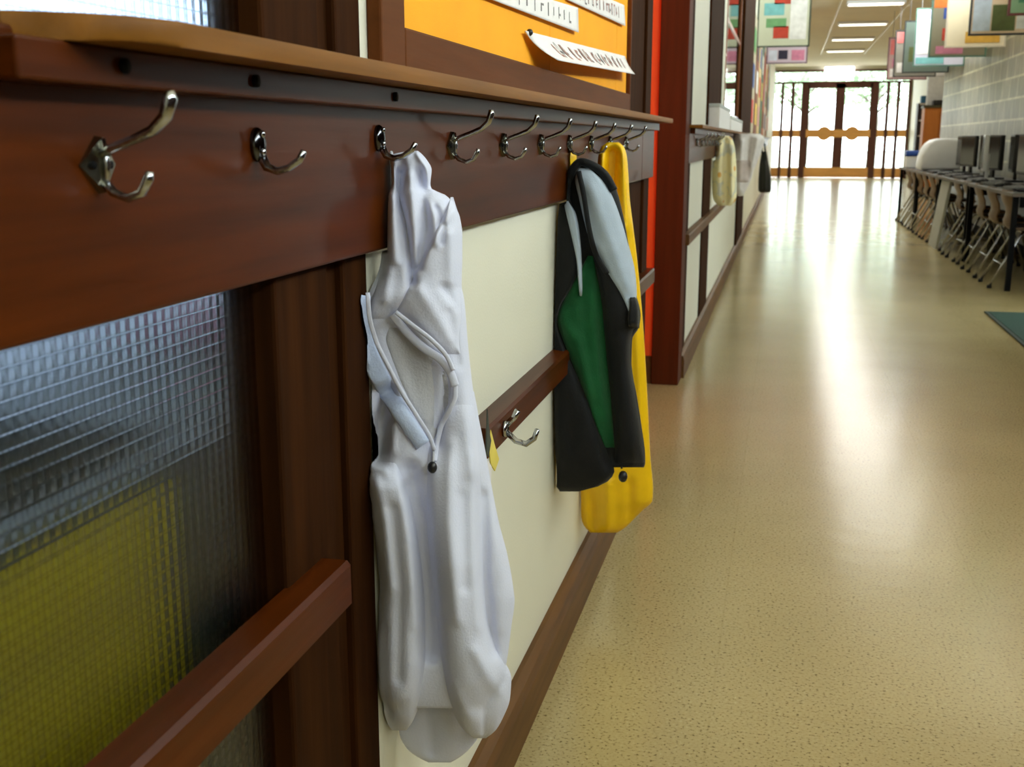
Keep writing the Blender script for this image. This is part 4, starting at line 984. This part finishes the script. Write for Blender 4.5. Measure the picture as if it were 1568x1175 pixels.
# ------------------------------------------------------------------ outside
tag(B().box(-60, 60, YE+.15, 140, -.2, -.02).build('paved_ground', CONC), 'pale paved ground outside the entrance doors', 'ground', None, 'structure')
tag(B().box(3.8, 60, -60, YE+.15, -.2, -.02).build('side_ground', CONC), 'pale ground outside the side exit', 'ground', None, 'structure')
tag(B().box(-60, -5.2, -60, YE+.15, -.2, -.02).build('yard_ground', CONC), 'pale ground outside the classroom', 'ground', None, 'structure')
def tree(x, y, h, r_, seed, label):
    rnd = random.Random(seed); t = thing('tree', (x, y, -.02), label, 'tree', 'trees outside the entrance doors')
    bb = B(); bb.tube([(x, y, -.02), (x+.1, y, h*.35), (x-.1, y, h*.75)], [.2, .15, .06], 10)
    for k in range(7):
        a = rnd.uniform(0, 2*PI); z = h*rnd.uniform(.4, .6); bb.tube([(x, y, z), (x+math.cos(a)*r_*.4, y+math.sin(a)*r_*.4, z+h*.1), (x+math.cos(a)*r_*.8, y+math.sin(a)*r_*.8, z+h*.15)], [.07, .05, .02], 6)
    bb.build('trunk', BARK, t, True)
    bb = B()
    for k in range(900):
        d = Vector((rnd.gauss(0, 1), rnd.gauss(0, 1), rnd.gauss(0, 1))).normalized()*r_*rnd.random()**.4
        c = Vector((x, y, h*.72)) + Vector((d.x, d.y, d.z*.75)); a = Vector((rnd.uniform(-1,1), rnd.uniform(-1,1), rnd.uniform(-1,1))).normalized()
        s_ = a.orthogonal().normalized(); q = rnd.uniform(.1, .22)
        bb.bm.faces.new([bb.bm.verts.new(c+v) for v in (a*q, s_*q*.6, -a*q, -s_*q*.6)])
    bb.build('foliage', LEAF, t)
tree(3.6, 52, 5.4, 2.0, 1, 'tree with bare grey branches outside the second entrance door pane')
tree(.8, 58, 5.6, 1.9, 2, 'pale green tree outside the first entrance door pane')
tree(-2.2, 64, 6.5, 2.4, 3, 'pale green tree outside the side panes by the shelf wall')

# ------------------------------------------------------------------ light
wd = bpy.data.worlds.new('world'); SC.world = wd; wd.use_nodes = True
bgn = wd.node_tree.nodes['Background']; bgn.inputs[0].default_value = (.93, .97, 1, 1); bgn.inputs[1].default_value = 8
def area(name, loc, rot, sx, sy, e, col):
    l = bpy.data.lights.new(name, 'AREA'); l.shape = 'RECTANGLE'; l.size = sx; l.size_y = sy; l.energy = e; l.color = col
    o = bpy.data.objects.new(name, l); COL.objects.link(o); o.location = loc; o.rotation_euler = rot; return o
area('added daylight above tables', (XR+.25, 13.3, 3.0), (0, PI/2, 0), .36, 10, 420, (.92, .96, 1))  # added fill for the far coats and wall, set behind the added window
area('added daylight opposite jackets', (XR+.25, .7, 2.72), (0, PI/2, 0), .74, 7.8, 250, (.92, .96, 1))  # added fill for the jackets and near wall, out of view
for y in (29.5, 26.2, 22.9, 19.6, 16.3, 13.0):
    area('fluorescent tube', (1.28, y, ZC-.075), (0, 0, 0), .84, .26, 14 if y < 14 else 32, (1, .975, .92))

vs = SC.view_settings; SC.display_settings.display_device = 'sRGB'
vs.view_transform = 'Standard'; vs.look = 'None'; vs.exposure = 0; vs.gamma = 1; vs.use_curve_mapping = False
SC.cycles.max_bounces = 10; SC.cycles.diffuse_bounces = 5; SC.cycles.glossy_bounces = 4; SC.cycles.transmission_bounces = 8; SC.cycles.transparent_max_bounces = 12
SC.cycles.use_denoising = True; SC.cycles.sample_clamp_indirect = 6; SC.cycles.caustics_refractive = True; SC.cycles.caustics_reflective = False
